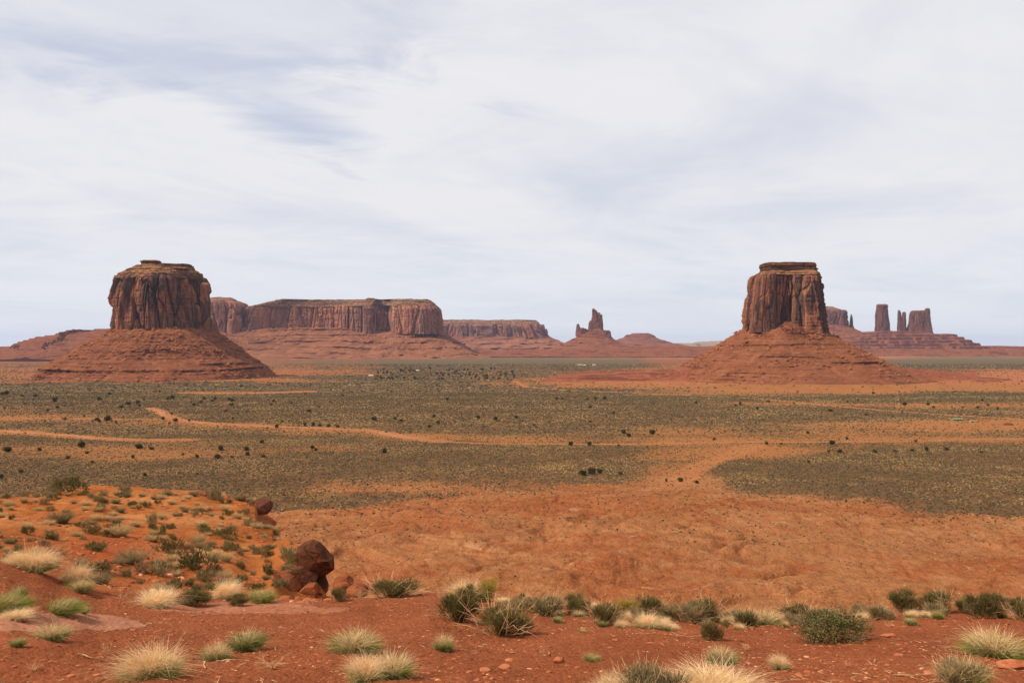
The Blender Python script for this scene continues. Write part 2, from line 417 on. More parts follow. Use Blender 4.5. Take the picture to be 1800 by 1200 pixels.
def seg_dist(x, y, pts):
    best = np.full(x.shape, 1e9)
    for (a, b) in zip(pts[:-1], pts[1:]):
        ax, ay = a; bx, by = b; dx, dy = bx - ax, by - ay; t = np.clip(((x - ax) * dx + (y - ay) * dy) / (dx * dx + dy * dy), 0, 1)
        best = np.minimum(best, np.hypot(x - ax - t * dx, y - ay - t * dy))
    return best
TRW = [(w, [P2(*p) for p in pl]) for (_, w, pl) in TRACKS]
def track_mask(x, y):
    m = np.zeros(x.shape)
    for w, pts in TRW: m = np.maximum(m, 1 - ss(w * .9, w * 2.6, seg_dist(x, y, pts)))
    return m

def build_ground():
    az = np.concatenate([np.linspace(-180, -36, 30)[:-1], np.linspace(-36, 36, 820), np.linspace(36, 180, 30)[1:-1]])
    rr = np.concatenate([np.geomspace(.5, 3, 12)[:-1], np.geomspace(3, 18, 300)[:-1], np.geomspace(18, 110, 260)[:-1],
                         np.geomspace(110, 300, 50)[:-1], 1 / np.linspace(1 / 300, 1 / 3400, 340)[:-1], np.geomspace(3400, 34000, 60)])
    a = np.radians(az)[None, :]; r = rr[:, None]
    x = (r * np.sin(a)).ravel(); y = (r * np.cos(a)).ravel()
    z = H(x, y)
    px, d = pxd(x, y); v = veg(x, y); tm = track_mask(x, y) * (d > 350); v = v * (1 - tm)
    row = HR + (EYE - z) / np.maximum(d, .1) * F
    # soil colour by place (real soil, except the painted rill shade)
    n = len(x); col = np.zeros((n, 3))
    rim = np.array([.258, .094, .049]); spur = np.array([.295, .112, .039]); bad = np.array([.300, .148, .074]); vall = np.array([.290, .147, .066]); far = np.array([.235, .115, .066])
    col[:] = rim
    def blend(c, w): col[:] = col * (1 - w[:, None]) + np.asarray(c) * w[:, None]
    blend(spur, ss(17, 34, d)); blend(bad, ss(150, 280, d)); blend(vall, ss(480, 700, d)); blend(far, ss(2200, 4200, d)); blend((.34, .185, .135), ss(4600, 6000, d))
    k1 = fbm(x * .02, y * .02, oct=5, seed=60)
    wb = ss(280, 330, d) * (1 - ss(600, 800, d))
    blend((.265, .095, .042), .6 * ss(.08, .25, k1 + .3 * fbm(x * .1, y * .13, oct=4, seed=66)) * wb); blend((.37, .195, .10), .45 * ss(.0, .3, -fbm(x * .02, y * .03, oct=6, seed=61, gain=.65)) * wb)
    blend((.46, .31, .20), .5 * ss(.5, .62, fbm(x * .06, y * .10, oct=5, seed=65, gain=.6)) * wb)
    qx = x + 18 * fbm(x * .02, y * .02, oct=2, seed=30); qy = y + 18 * fbm(x * .02, y * .02, oct=2, seed=31)
    for kx, ky, sd, wd in ((.013, .017, 36, .035), (.05, .06, 38, .05)):     # shade painted into the soil colour along the rills, for relief
        blend((.235, .095, .048), .5 * np.exp(-(np.abs(fbm(qx * kx, qy * ky, oct=4, seed=sd)) / wd) ** 2) * wb)
    # pale sand and red dirt patches on the spur
    ws = ss(20, 30, d) * (1 - ss(105, 130, d))
    k2 = fbm(x * .09, y * .06, oct=4, seed=62)
    blend((.37, .185, .085), .65 * ss(-.05, .3, k2 + .35 * np.exp(-((row - 915) / 18) ** 2) - .15) * ws)
    blend((.25, .074, .034), .9 * np.exp(-((row - (975 + (px - 250) * .1)) / 30) ** 2) * np.exp(-((px - 215) / 150) ** 2) * ws)
    blend((.50, .31, .17), .8 * np.exp(-((row - 975) / 14) ** 2) * np.exp(-((px - 345) / 60) ** 2) * ws)
    # bare slabs and dusty patches on the rim
    def slab(p0, r0, sx, sy, c, amt):
        e = ((px - p0) / sx) ** 2 + ((row - r0) / sy) ** 2 + .9 * fbm(x * .9, y * .9, oct=5, seed=63, gain=.6)
        blend(c, amt * ss(1.15, .85, e) * (d < 17)); return ss(1.15, .85, e) * (d < 17)
    s_ = slab(95, 1093, 150, 17, (.36, .19, .14), .9)
    s_ = np.maximum(s_, slab(440, 1068, 185, 11, (.33, .165, .12), .75))
    slab(60, 1128, 70, 10, (.33, .12, .07), .5)
    # red terrace and bare aprons round the buttes
    wt = ss(1950, 2150, d) * (1 - ss(2900, 3300, d))
    blend((.34, .155, .083), .8 * wt * ss(1000, 1150, px))
    up = np.clip((z - 2.0) / 2.5, 0, 1); blend((.22, .075, .042), .85 * up * wt * ss(930, 960, px))
    blend((.30, .115, .065), .6 * wt * (px < 560) * ss(.0, .3, fbm(x * .005, y * .01, oct=3, seed=64)))
    blend((.38, .18, .092), tm * .5)
    V = np.stack([x, y, z], 1)
    nr, nc = len(rr), len(az); q = quads(nr, nc, True)
    V = np.vstack([V, [[0, 0, V[:nc, 2].mean()]]])
    cen = len(V) - 1
    me_attrs = {'veg': np.append(v, 0), 'slab': np.append(s_, 0), 'dep': np.append(d, 0)}
    # close the middle with degenerate-free quads: pair up neighbours
    j = np.arange(0, nc - 1, 2); fan = np.stack([np.full(len(j), cen), j, j + 1, (j + 2) % nc], 1)[:, [0, 3, 2, 1]]
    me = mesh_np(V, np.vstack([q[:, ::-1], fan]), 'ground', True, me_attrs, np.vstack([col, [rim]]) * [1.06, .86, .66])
    # flip check: make normals point up
    m, T, b = new_mat('desert_ground'); p = pos(T)
    tone = T.attr('tone', 'Color'); vg = T.attr('veg'); sl = T.attr('slab'); dep = T.attr('dep')
    nearf = T.ramp(dep, 14, 40, 1, 0)
    n_a = T.noise(p, 1.3, 6, .6); n_b = T.noise(p, 14, 5, .65); n_c = T.noise(p, 0.05, 6, .65)
    c = T.mix(T.ramp(n_a, .35, .7, 0, .45), tone, T.mix(1.0, tone, (.66, .60, .62), 'MULTIPLY'))
    n_d = T.math('ADD', T.math('MULTIPLY', T.noise(T.vmul(p, (1, .35, 1)), 0.40, 7, .78), .55), T.math('MULTIPLY', T.noise(T.vmul(p, (1, .4, 1)), 1.3, 5, .8), .45)); midf = T.ramp(dep, 20, 60)
    c = T.mix(T.math('MULTIPLY', midf, T.ramp(n_d, .48, .58, 0, .9)), c, T.mix(1.0, c, (.74, .66, .60), 'MULTIPLY'))
    c = T.mix(T.math('MULTIPLY', midf, T.ramp(n_d, .48, .39, 0, .9)), c, T.mix(1.0, c, (1.18, 1.28, 1.4), 'MULTIPLY'))
    c = T.mix(T.ramp(n_c, .4, .7, 0, .25), c, T.mix(1.0, c, (.80, .70, .64), 'MULTIPLY'))
    sb = T.noise(T.vmul(p, (.012, .012, 1)), 1.1, 4, .7); zone = T.math('MULTIPLY', T.ramp(dep, 260, 320), T.ramp(dep, 520, 640, 1, 0))
    c = T.mix(T.math('MULTIPLY', zone, T.ramp(sb, .53, .58, 0, .55)), c, T.mix(1.0, c, (.80, .62, .52), 'MULTIPLY'))
    c = T.mix(T.math('MULTIPLY', zone, T.ramp(sb, .44, .40, 0, .45)), c, T.mix(1.0, c, (1.18, 1.30, 1.45), 'MULTIPLY'))
    n_e = T.noise(p, .35, 4, .6); c = T.mix(T.math('MULTIPLY', nearf, T.ramp(n_e, .42, .62, 0, .4)), c, T.mix(1.0, c, (.80, .74, .72), 'MULTIPLY'))
    # gravel: pale chips and dark crumbs doubling as small painted shadows, only where one can see them
    v1 = T.vor(p, 26); vc = T.vor(p, 26, out='Color')
    vcr = T.sep(vc)[0]
    chip = T.math('MULTIPLY', T.ramp(vcr, .80, .9), T.ramp(v1, .34, .22)); chip = T.math('MULTIPLY', chip, nearf)
    patch = T.ramp(T.noise(p, .8, 3), .45, .62, .15, 1.0)
    chip = T.math('MULTIPLY', chip, patch)
    c = T.mix(T.math('MULTIPLY', chip, .55), c, (.50, .27, .17))
    dk = T.math('MULTIPLY', T.math('MULTIPLY', T.ramp(n_b, .46, .36), nearf), .55)
    c = T.mix(dk, c, T.mix(1.0, c, (.42, .35, .35), 'MULTIPLY'))
    # sage cover: clumps where the map says so; on the far plain it reads as a grey-green wash
    s1 = T.noise(p, .42, 3, .7); s2 = T.noise(p, .11, 4, .65); s3 = T.noise(T.vmul(p, (.4, 1, 1)), .012, 4, .6)
    thr = T.math('ADD', T.math('MULTIPLY', s1, .55), T.math('ADD', T.math('MULTIPLY', s2, .30), T.math('MULTIPLY', s3, .15)))
    sage = T.ramp(T.math('SUBTRACT', T.math('ADD', T.math('MULTIPLY', vg, .46), .28), thr), -.045, .05)
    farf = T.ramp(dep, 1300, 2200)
    f1 = T.noise(T.vmul(p, (1, .22, 1)), .030, 5, .7); f2 = T.noise(T.vmul(p, (1, .3, 1)), .008, 4, .6)
    thf = T.math('ADD', T.math('MULTIPLY', f1, .6), T.math('MULTIPLY', f2, .4))
    sf = T.ramp(T.math('SUBTRACT', T.math('ADD', T.math('MULTIPLY', vg, .36), .34), thf), -.05, .06)
    sage = T.mix(farf, T.comb(sage, sage, sage), T.comb(sf, sf, sf))
    c = T.mix(T.math('MULTIPLY', farf, T.ramp(f1, .40, .62, 0, .5)), c, T.mix(1.0, c, (.72, .60, .60), 'MULTIPLY'))
    sgc = T.mix(T.ramp(s2, .4, .65), (.060, .051, .035), (.102, .083, .054))
    sgc = T.mix(T.ramp(T.noise(p, .021, 4, .6), .50, .64, 0, .5), sgc, (.20, .145, .065))
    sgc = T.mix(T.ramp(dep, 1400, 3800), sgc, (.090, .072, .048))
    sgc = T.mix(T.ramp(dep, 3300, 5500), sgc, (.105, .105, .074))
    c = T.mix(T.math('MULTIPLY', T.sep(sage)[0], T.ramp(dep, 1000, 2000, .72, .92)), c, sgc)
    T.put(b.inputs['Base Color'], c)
    g1 = T.noise(p, 30, 6, .7); g2 = T.vor(p, 26); g3 = T.noise(p, 5, 5, .6)
    hh = T.math('ADD', T.math('MULTIPLY', g1, .5), T.math('ADD', T.math('MULTIPLY', T.math('SUBTRACT', 1.0, g2), .35), T.math('MULTIPLY', g3, .8)))
    hh = T.math('MULTIPLY', hh, T.math('MULTIPLY', nearf, T.ramp(sl, 0, 1, 1, .35)))
    h2 = T.math('MULTIPLY', T.noise(p, .8, 5, .65), T.math('MULTIPLY', T.ramp(dep, 14, 40, 0, 6), T.ramp(dep, 150, 600, 1, .0)))
    h3 = T.math('MULTIPLY', T.noise(p, .16, 5, .7), T.math('MULTIPLY', T.ramp(dep, 200, 300, 0, 22), T.ramp(dep, 600, 1500, 1, .3)))
    bump(T, b, T.math('ADD', hh, T.math('ADD', h2, T.math('ADD', h3, T.math('MULTIPLY', T.noise(p, .9, 4, .7), T.math('MULTIPLY', T.ramp(dep, 200, 300, 0, 16), T.ramp(dep, 600, 1500, 1, 0)))))), 0.055, 0.9)
    o = link('ground', me, m); struct(o); return o
build_ground()

def build_tracks():
    m, T, b = new_mat('sandy_track'); p = pos(T)
    c = T.mix(T.ramp(T.noise(p, .08, 5, .6), .35, .65), (.30, .150, .086), (.36, .19, .115)); T.put(b.inputs['Base Color'], c)
    for k, (name, w, pl) in enumerate(TRACKS):
        if not name: continue
        pts = np.array([P2(*q) for q in pl]); sg = np.hypot(*np.diff(pts, axis=0).T); s = np.concatenate([[0], np.cumsum(sg)])
        t = np.arange(0, s[-1], 5.0); X = np.interp(t, s, pts[:, 0]); Y = np.interp(t, s, pts[:, 1])
        kn = 9; ker = np.ones(kn) / kn; pad = lambda q: np.convolve(np.pad(q, kn // 2, mode='edge'), ker, 'valid'); X, Y = pad(X), pad(Y)
        tx = np.gradient(X); ty = np.gradient(Y); L = np.hypot(tx, ty); nx, ny = -ty / L, tx / L
        end = ss(0, 60, t) * ss(0, 60, s[-1] - t); end = .15 + .85 * end
        rows = []
        for side in np.linspace(-1, 1, 7):
            wd = w * (.55 + .45 * vn(t * .02, np.full_like(t, k * 7.7 + (side > 0) * 3), seed=70) + .55 * vn(t * .09, np.full_like(t, k * 3.1 + (side > 0) * 5), seed=71)) * end * side
            rows.append((X + nx * wd, Y + ny * wd))
        x = np.array([q[0] for q in rows]); y = np.array([q[1] for q in rows]); z = H(x.ravel(), y.ravel()) + 0.14
        V = np.stack([x.ravel(), y.ravel(), z], 1)
        struct(link(name, mesh_np(V, quads(7, len(t)), name, True), m))
build_tracks()

# ---------------------------------------------------------------- buttes
def smooth_poly(poly, N):
    p = np.array(poly, float); q = np.vstack([p, p[:1]]); s = np.concatenate([[0], np.cumsum(np.hypot(*np.diff(q, axis=0).T))]); s /= s[-1]
    t = np.arange(N) / N; u = np.interp(t, s, q[:, 0]); v = np.interp(t, s, q[:, 1])
    k = max(3, N // 40) | 1; ker = np.hanning(k + 2)[1:-1]; ker /= ker.sum()
    f = lambda w: np.convolve(np.concatenate([w[-(k // 2):], w, w[:k // 2]]), ker, 'valid')
    return f(u), f(v)
def ring_part(name, parent, mat, D, levels, N, Mz, seed=1, poly=None, e=.8, flute=(), beds=0.0, bed_h=6, ledge=None, bands=(), gully=0, rough=0, top=0, dy=0, keep=None):
    """levels: (row, left px, right px, half depth m [, centre shift m]) from top to bottom, measured at depth D.
    flute: list of (horizontal size m, vertical size m, amplitude m, crack m)"""
    lv = sorted([(EYE - (l[0] - HR) / F * D, ((l[1] + l[2]) / 2 - 900) / F * D, (l[2] - l[1]) / 2 / F * D, l[3], (l[4] if len(l) > 4 else 0)) for l in levels])
    lz, lc, la, lb, lo = [np.array(q, float) for q in zip(*lv)]
    z = np.linspace(lz[0], lz[-1], Mz)
    if poly: u, v = smooth_poly(poly, N)
    else:
        th = np.arange(N) / N * 2 * PI; c, s = np.cos(th), np.sin(th); u = np.sign(c) * np.abs(c) ** e; v = np.sign(s) * np.abs(s) ** e
    Z, U = np.meshgrid(z, u, indexing='ij'); _, Vv = np.meshgrid(z, v, indexing='ij')
    Zq = Z.copy()
    cx0 = np.interp(Z, lz, lc); X0 = cx0 + U * np.interp(Z, lz, la); Y0 = D + dy + Vv * np.interp(Z, lz, lb)
    if ledge:
        stp, amt = ledge
        ph = .35 * fbm(X0 * .004 + seed, Y0 * .004, oct=2, seed=seed + 3)
        k = Z / stp + ph; ki = np.floor(k); fr = k - ki
        stren = np.clip(.5 + 1.3 * fbm(X0 * .007 + ki * 13.1, Y0 * .007 + ki * 5.7, oct=3, seed=seed + 4), 0, 1) * amt
        Zq = Z + (np.minimum(fr / .74, 1) - fr) * stp * stren
    for i, (zb, hb, st) in enumerate(bands):
        zb = zb + 3 * fbm(X0 * .004, Y0 * .004 + i, oct=3, seed=seed + 70); off = np.where(Z < zb, np.clip(Z - (zb - hb), 0, hb), hb * np.clip(1 - (Z - zb) / (4 * hb), 0, 1))
        Zq = Zq - off * np.clip(st + 1.6 * fbm(X0 * .006 + 7 * i, Y0 * .006, oct=3, seed=seed + 71 + i), 0, 1)
    Zq = np.clip(Zq, lz[0], lz[-1])
    cx = np.interp(Zq, lz, lc); a = np.interp(Zq, lz, la); b_ = np.interp(Zq, lz, lb); cy = D + dy + np.interp(Zq, lz, lo)
    X = cx + U * a; Y = cy + Vv * b_
    nx = U / np.maximum(a, 1); ny = Vv / np.maximum(b_, 1); L = np.hypot(nx, ny) + 1e-9; nx /= L; ny /= L
    dsp = np.zeros_like(X)
    # arc length along the mean ring
    am, bm = la.mean(), lb.mean(); ds = np.hypot(np.diff(np.append(u, u[0])) * am, np.diff(np.append(v, v[0])) * bm); arc = np.concatenate([[0], np.cumsum(ds)[:-1]]); tot = ds.sum()
    A = np.broadcast_to(arc[None, :], X.shape)
    for i, (hs, vs, am_, ck) in enumerate(flute):
        ww = A / hs + .16 * fbm(A / hs * .5, Z / vs * .8, oct=2, seed=seed + 20 + i)
        f1, f2, ci = cell2(ww, Z / vs + 31 * i, seed + 40 + i * 5)
        dsp += (ci - .5) * 2 * am_ - ck * (1 - ss(0, .16, f2 - f1))
        # seam at arc = 0 is at the far side
    if gully: 
        g = fbm(X0 * .012, Y0 * .012, Z * .002, oct=4, seed=seed + 7); dsp += gully * (g * 1.6) * ss(0, .25, (lz[-1] - Z) / (lz[-1] - lz[0] + 1e-6) + .15)
        g2 = np.abs(fbm(A / 45 + 3, Z * .004, oct=3, seed=seed + 8)); dsp -= gully * .18 * np.exp(-(g2 / .09) ** 2)
    if rough: dsp += rough * fbm(X0 * .12 + seed, Y0 * .12, Z * .10, oct=4, seed=seed + 9)
    if beds: dsp += beds * (cell2(Z / bed_h, A / 300.0, seed + 60)[2] - .5) * 2
    dsp -= sum(.12 * q[2] for q in flute)
    X = X + nx * dsp; Y = Y + ny * dsp
    Zo = Z.copy()
    if rough:
        Zo = Zo + rough * .35 * fbm(X0 * .1 + 9, Y0 * .1, Z * .1, oct=3, seed=seed + 10)
    Zo[-1] = Z[-1] + (top * fbm(X[-1] * .03, Y[-1] * .03, oct=4, seed=seed + 11) if top else 0)
    V = np.stack([X.ravel(), Y.ravel(), Zo.ravel()], 1); Q = [quads(Mz, N, True)]
    # close the top with shrinking rings
    last = V[(Mz - 1) * N:].copy(); cxy = last.mean(0); base = (Mz - 1) * N; off = len(V); extra = []; prev = base
    for k in (.8, .55, .3, .05):
        rr = cxy + (last - cxy) * k
        rr[:, 2] = last[:, 2].mean() * (1 - k) + last[:, 2] * k + (top * .6 * fbm(rr[:, 0] * .05, rr[:, 1] * .05, oct=3, seed=seed + 12) if top else 0)
        extra.append(rr); j = np.arange(N); j2 = (j + 1) % N; Q.append(np.stack([prev + j, prev + j2, off + j2, off + j], 1)); prev = off; off += N
    V = np.vstack([V] + extra)
    o = link(name, mesh_np(V, np.vstack(Q), name), mat, parent)
    if keep is not None: keep.append((V[:Mz * N], Mz, N))
    return o

def rock_shape(seed, n=18, sub=3, lo=.62):
    """faceted boulder of unit radius (V, quads) from a cube-sphere cut by planes"""
    rng = np.random.default_rng(seed); k = 2 ** sub + 1; g = np.linspace(-1, 1, k); Vs = []; Fs = []; off = 0
    for ax in range(3):
        for sg in (-1, 1):
            a, b = np.meshgrid(g, g, indexing='ij'); P = np.zeros((k, k, 3)); P[..., ax] = sg; P[..., (ax + 1) % 3] = a; P[..., (ax + 2) % 3] = b
            P /= np.linalg.norm(P, axis=-1, keepdims=True); Vs.append(P.reshape(-1, 3)); q = quads(k, k, False, off)
            Fs.append(q if sg > 0 else q[:, ::-1]); off += k * k
    V = np.vstack(Vs); V0 = V.copy()
    for i in range(n):
        nn = rng.normal(size=3); nn /= np.linalg.norm(nn); dd = rng.uniform(lo, .92); t = V @ nn
        V = np.where((t > dd)[:, None], V * (dd / np.maximum(t, 1e-6))[:, None], V)
    V *= (1 + .05 * fbm(V0[:, 0] * 3 + seed, V0[:, 1] * 3, V0[:, 2] * 3, oct=3, seed=seed))[:, None]
    return V, np.vstack(Fs)
_rv, _rf = [], []
for s_i in range(4):
    a_, b_ = rock_shape(100 + s_i, 10, 1); _rv.append(a_); _rf.append(b_)
def scatter_rocks(P, size, seed, zs=.8):
    rng = np.random.default_rng(seed); Vs, Fs = [], []; off = 0
    for i in range(4):
        idx = np.arange(i, len(P), 4); n = len(idx); 
        if n == 0: continue
        a = rng.uniform(0, 2 * PI, n); s = size[idx]; ax = rng.uniform(.6, 1.25, (n, 3)) * [1, 1, zs]
        B = _rv[i][None] * ax[:, None, :] * s[:, None, None]; ca, sa = np.cos(a)[:, None], np.sin(a)[:, None]
        X = B[..., 0] * ca - B[..., 1] * sa; Y = B[..., 0] * sa + B[..., 1] * ca
        W_ = np.stack([X, Y, B[..., 2]], -1) + P[idx][:, None, :]
        Vs.append(W_.reshape(-1, 3)); nv = _rv[i].shape[0]
        Fs.append((_rf[i][None] + (np.arange(n) * nv)[:, None, None] + off).reshape(-1, 4)); off += n * nv
    return np.vstack(Vs), np.vstack(Fs)
def talus_rocks(parent, keep, n, seed, s0, s1, mat):
    rng = np.random.default_rng(seed); Ps = []
    for (V, Mz, N) in keep:
        i = rng.integers(0, len(V), n); p = V[i] + rng.normal(size=(n, 3)) * [3, 3, 0]; Ps.append(p)
    P = np.vstack(Ps); cl = fbm(P[:, 0] * .015, P[:, 1] * .015, P[:, 2] * .02, oct=3, seed=seed); P = P[(cl > -.08) & (P[:, 1] < keep[0][0][:, 1].mean() + 60)]
    s = s0 + (s1 - s0) * rng.random(len(P)) ** 4
    V, Fc = scatter_rocks(P, s, seed); o = link('boulders', mesh_np(V, Fc, 'boulders'), mat, parent); o['kind'] = 'stuff'
m_, T_, b_ = new_mat('fallen_blocks'); p_ = pos(T_)
T_.put(b_.inputs['Base Color'], T_.mix(T_.ramp(T_.noise(p_, .12, 4, .7), .35, .65), (.16, .068, .040), (.34, .165, .095))); M['blocks'] = m_

# --- left butte
D = 2550.0
b1 = thing('butte', 'broad flat-topped red butte on a wide sloping base, biggest landform at the left', 'butte', ((285 - 900) / F * D, D, 0)); b1.location = (0, 0, 0)
k1 = []
ring_part('talus_slope', b1, M['talus'], D, [(578, 205, 368, 130), (586, 193, 379, 160), (600, 168, 397, 190), (615, 147, 416, 222), (630, 123, 432, 250), (641, 108, 448, 285), (652, 98, 464, 315), (667, 86, 482, 355)], 760, 190, 1, e=.92, ledge=(9, .5), bands=((79, 5, .25), (44, 5, .9), (27, 6, .95)), gully=11, rough=3.5, keep=k1)
POLY1 = [(-1, -.05), (-.86, -.62), (-.5, -.88), (.20, -1.02), (.30, -.92), (.72, -.50), (.97, -.12), (1, .35), (.7, .85), (0, 1), (-.7, .85), (-.97, .4)]
ring_part('cliff_wall', b1, M['cliff'], D, [(487, 212, 350, 114), (494, 209, 354, 126), (505, 205, 358, 133), (525, 200, 361, 137), (555, 200, 365, 141), (575, 198, 369, 144), (592, 197, 372, 147)], 1000, 170, 2, poly=POLY1,
          flute=[(40, 230, 12, 15), (17, 95, 5.5, 7), (7, 30, 1.2, 1.2)], beds=1.2, bed_h=4, rough=1.6)
ring_part('pinnacle', b1, M['cliff'], D, [(497, 358, 367, 9), (501, 355, 371, 15), (513, 354, 371, 16), (518, 355, 369, 16), (585, 356, 373, 20)], 120, 90, 3, flute=[(12, 60, 2, 2), (5, 12, .8, .8)], rough=1.5, top=2, dy=-8)
ring_part('cap_rock', b1, M['cap'], D, [(467, 243, 333, 62), (470, 238, 335, 70), (475, 227, 338, 84), (480, 219, 346, 96), (484, 216, 349, 102), (489, 213, 350, 108), (493, 211, 351, 112)], 620, 60, 4, poly=POLY1, ledge=(13, 1.0), rough=5, gully=5, beds=2, bed_h=3.5, top=2)
ring_part('summit_ledge', b1, M['cap'], D, [(465, 262, 334, 40), (471, 262, 336, 44), (474, 250, 338, 60)], 260, 22, 5, e=.6, rough=3, beds=2, bed_h=3.5, flute=[(9, 30, 1.5, 2)], top=2)
ring_part('summit_block', b1, M['cap'], D, [(459, 257, 285, 20), (461, 254, 287, 24), (466, 257, 285, 22), (470, 252, 290, 30)], 160, 20, 6, e=.6, rough=2, beds=2, bed_h=3, flute=[(9, 30, 1.5, 2)], top=1.5, dy=-22)
talus_rocks(b1, k1, 3800, 7, 1.2, 6.5, M['blocks'])

# --- right butte
D = 2350.0
b2 = thing('butte', 'tall narrow red butte with straight-sided block on a ledged cone, at the right', 'butte')
k2 = []
ring_part('talus_slope', b2, M['talus'], D, [(572, 1318, 1436, 80), (581, 1306, 1447, 110), (598, 1280, 1477, 140), (614, 1254, 1507, 175), (628, 1230, 1534, 210), (640, 1208, 1556, 240), (652, 1190, 1582, 275), (660, 1176, 1604, 305), (672, 1160, 1640, 360)], 760, 190, 11, e=.95, ledge=(8, .55), bands=((63, 4, .1), (50, 4.5, .4), (37, 4, .1), (90, 4, 0)), gully=11, rough=2.8, keep=k2)
POLY2 = [(-1, -.25), (-.84, -.80), (-.5, -.9), (-.3, -.82), (.3, -.95), (.74, -1.0), (.80, -.80), (.98, -.55), (1, .4), (.8, .9), (0, 1), (-.8, .9), (-1, .4)]
ring_part('cliff_wall', b2, M['cliff'], D, [(483, 1330, 1431, 80), (486, 1325, 1433, 86), (491, 1322, 1435, 89), (515, 1319, 1436, 92), (542, 1316, 1437, 94), (562, 1314, 1438, 96), (586, 1312, 1441, 99)], 1000, 180, 12, poly=POLY2,
          flute=[(30, 240, 8, 11), (13, 75, 4.4, 6), (6, 25, 1.2, 1.1)], beds=1.2, bed_h=4, rough=1.4)
ring_part('talus_fan', b2, M['talus'], D, [(566, 1362, 1372, 12), (575, 1353, 1385, 26), (586, 1344, 1397, 36), (600, 1334, 1410, 57), (615, 1324, 1424, 90), (640, 1300, 1450, 150), (675, 1255, 1495, 290)], 360, 90, 13, e=.95, gully=7, rough=4, dy=-92, ledge=(12, .5), keep=None)
ring_part('cap_rock', b2, M['cap'], D, [(477, 1341, 1429, 58), (479, 1338, 1431, 66), (483, 1332, 1432, 78), (486, 1328, 1433, 84)], 620, 24, 14, poly=POLY2, rough=3, beds=1.5, bed_h=3, top=2)
ring_part('summit_block', b2, M['cap'], D, [(463.5, 1344, 1422, 50), (464.5, 1341, 1425, 54), (468, 1341, 1427, 56), (474, 1341, 1428, 57), (482, 1341, 1428, 57)], 420, 50, 16, e=.35, rough=2.2, beds=3.0, bed_h=3.2, flute=[(11, 12, 1.6, 2.0)], top=3)
ring_part('side_buttress', b2, M['cliff'], D, [(485, 1323, 1344, 26), (492, 1320, 1345, 30), (540, 1314, 1346, 34), (585, 1310, 1348, 38)], 300, 110, 15, e=.7, flute=[(16, 150, 2.5, 4), (7, 30, 1, 1.4)], rough=2, top=3, dy=-56)
talus_rocks(b2, k2, 3800, 17, 1.0, 6, M['blocks'])

# --- long mesa
D = 5900.0
b3 = thing('mesa', 'long level-topped mesa behind the left butte, with sheer walls over pink rubble slopes', 'mesa')
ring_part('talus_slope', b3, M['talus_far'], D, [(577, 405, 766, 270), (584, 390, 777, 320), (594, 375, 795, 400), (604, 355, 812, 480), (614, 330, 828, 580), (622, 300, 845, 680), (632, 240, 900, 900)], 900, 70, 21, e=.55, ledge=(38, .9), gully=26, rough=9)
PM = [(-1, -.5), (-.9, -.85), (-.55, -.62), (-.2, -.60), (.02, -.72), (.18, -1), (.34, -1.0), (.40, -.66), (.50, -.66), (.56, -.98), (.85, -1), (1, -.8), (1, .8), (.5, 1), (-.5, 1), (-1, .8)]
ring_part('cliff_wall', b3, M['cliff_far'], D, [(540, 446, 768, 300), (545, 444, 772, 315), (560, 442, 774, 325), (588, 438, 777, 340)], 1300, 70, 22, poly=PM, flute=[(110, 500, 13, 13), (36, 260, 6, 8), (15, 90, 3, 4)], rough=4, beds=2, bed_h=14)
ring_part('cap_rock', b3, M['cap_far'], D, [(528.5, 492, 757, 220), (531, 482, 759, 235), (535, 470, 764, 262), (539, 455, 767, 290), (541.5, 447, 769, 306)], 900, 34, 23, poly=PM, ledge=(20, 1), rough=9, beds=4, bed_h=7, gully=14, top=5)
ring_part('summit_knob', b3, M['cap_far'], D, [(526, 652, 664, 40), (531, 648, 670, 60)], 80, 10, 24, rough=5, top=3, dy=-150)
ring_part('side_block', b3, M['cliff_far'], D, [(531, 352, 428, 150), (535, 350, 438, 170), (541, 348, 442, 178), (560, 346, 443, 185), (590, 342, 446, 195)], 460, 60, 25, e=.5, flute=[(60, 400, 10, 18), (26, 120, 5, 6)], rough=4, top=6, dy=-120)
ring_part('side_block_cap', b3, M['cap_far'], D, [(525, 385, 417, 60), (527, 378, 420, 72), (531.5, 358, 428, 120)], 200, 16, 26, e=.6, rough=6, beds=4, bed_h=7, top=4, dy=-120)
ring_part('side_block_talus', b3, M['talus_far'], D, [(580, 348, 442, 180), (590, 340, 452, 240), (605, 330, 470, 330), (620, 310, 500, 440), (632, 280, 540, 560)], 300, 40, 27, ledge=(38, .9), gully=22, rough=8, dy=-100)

# --- second mesa, farther
D = 9500.0
b4 = thing('mesa', 'lower hazy mesa beyond the right end of the long mesa, with a ragged pinnacled end', 'mesa')
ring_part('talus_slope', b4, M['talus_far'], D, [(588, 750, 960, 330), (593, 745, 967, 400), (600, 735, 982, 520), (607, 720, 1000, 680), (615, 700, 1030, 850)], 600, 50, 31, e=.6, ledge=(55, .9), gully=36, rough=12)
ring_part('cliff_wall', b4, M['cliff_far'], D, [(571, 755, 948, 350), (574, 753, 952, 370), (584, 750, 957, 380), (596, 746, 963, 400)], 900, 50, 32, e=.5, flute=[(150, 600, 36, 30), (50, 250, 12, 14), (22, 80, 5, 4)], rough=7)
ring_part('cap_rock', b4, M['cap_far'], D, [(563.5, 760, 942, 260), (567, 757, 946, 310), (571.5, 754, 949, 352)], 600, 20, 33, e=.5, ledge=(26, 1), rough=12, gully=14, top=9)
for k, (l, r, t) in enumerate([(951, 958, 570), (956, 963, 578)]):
    ring_part('end_pinnacle', b4, M['cliff_far'], D, [(t, l + 2, r - 2, 8), (t + 6, l + .5, r, 30), (596, l - 2, r + 2, 40)], 60, 30, 34 + k, rough=6, flute=[(30, 100, 4, 4)])

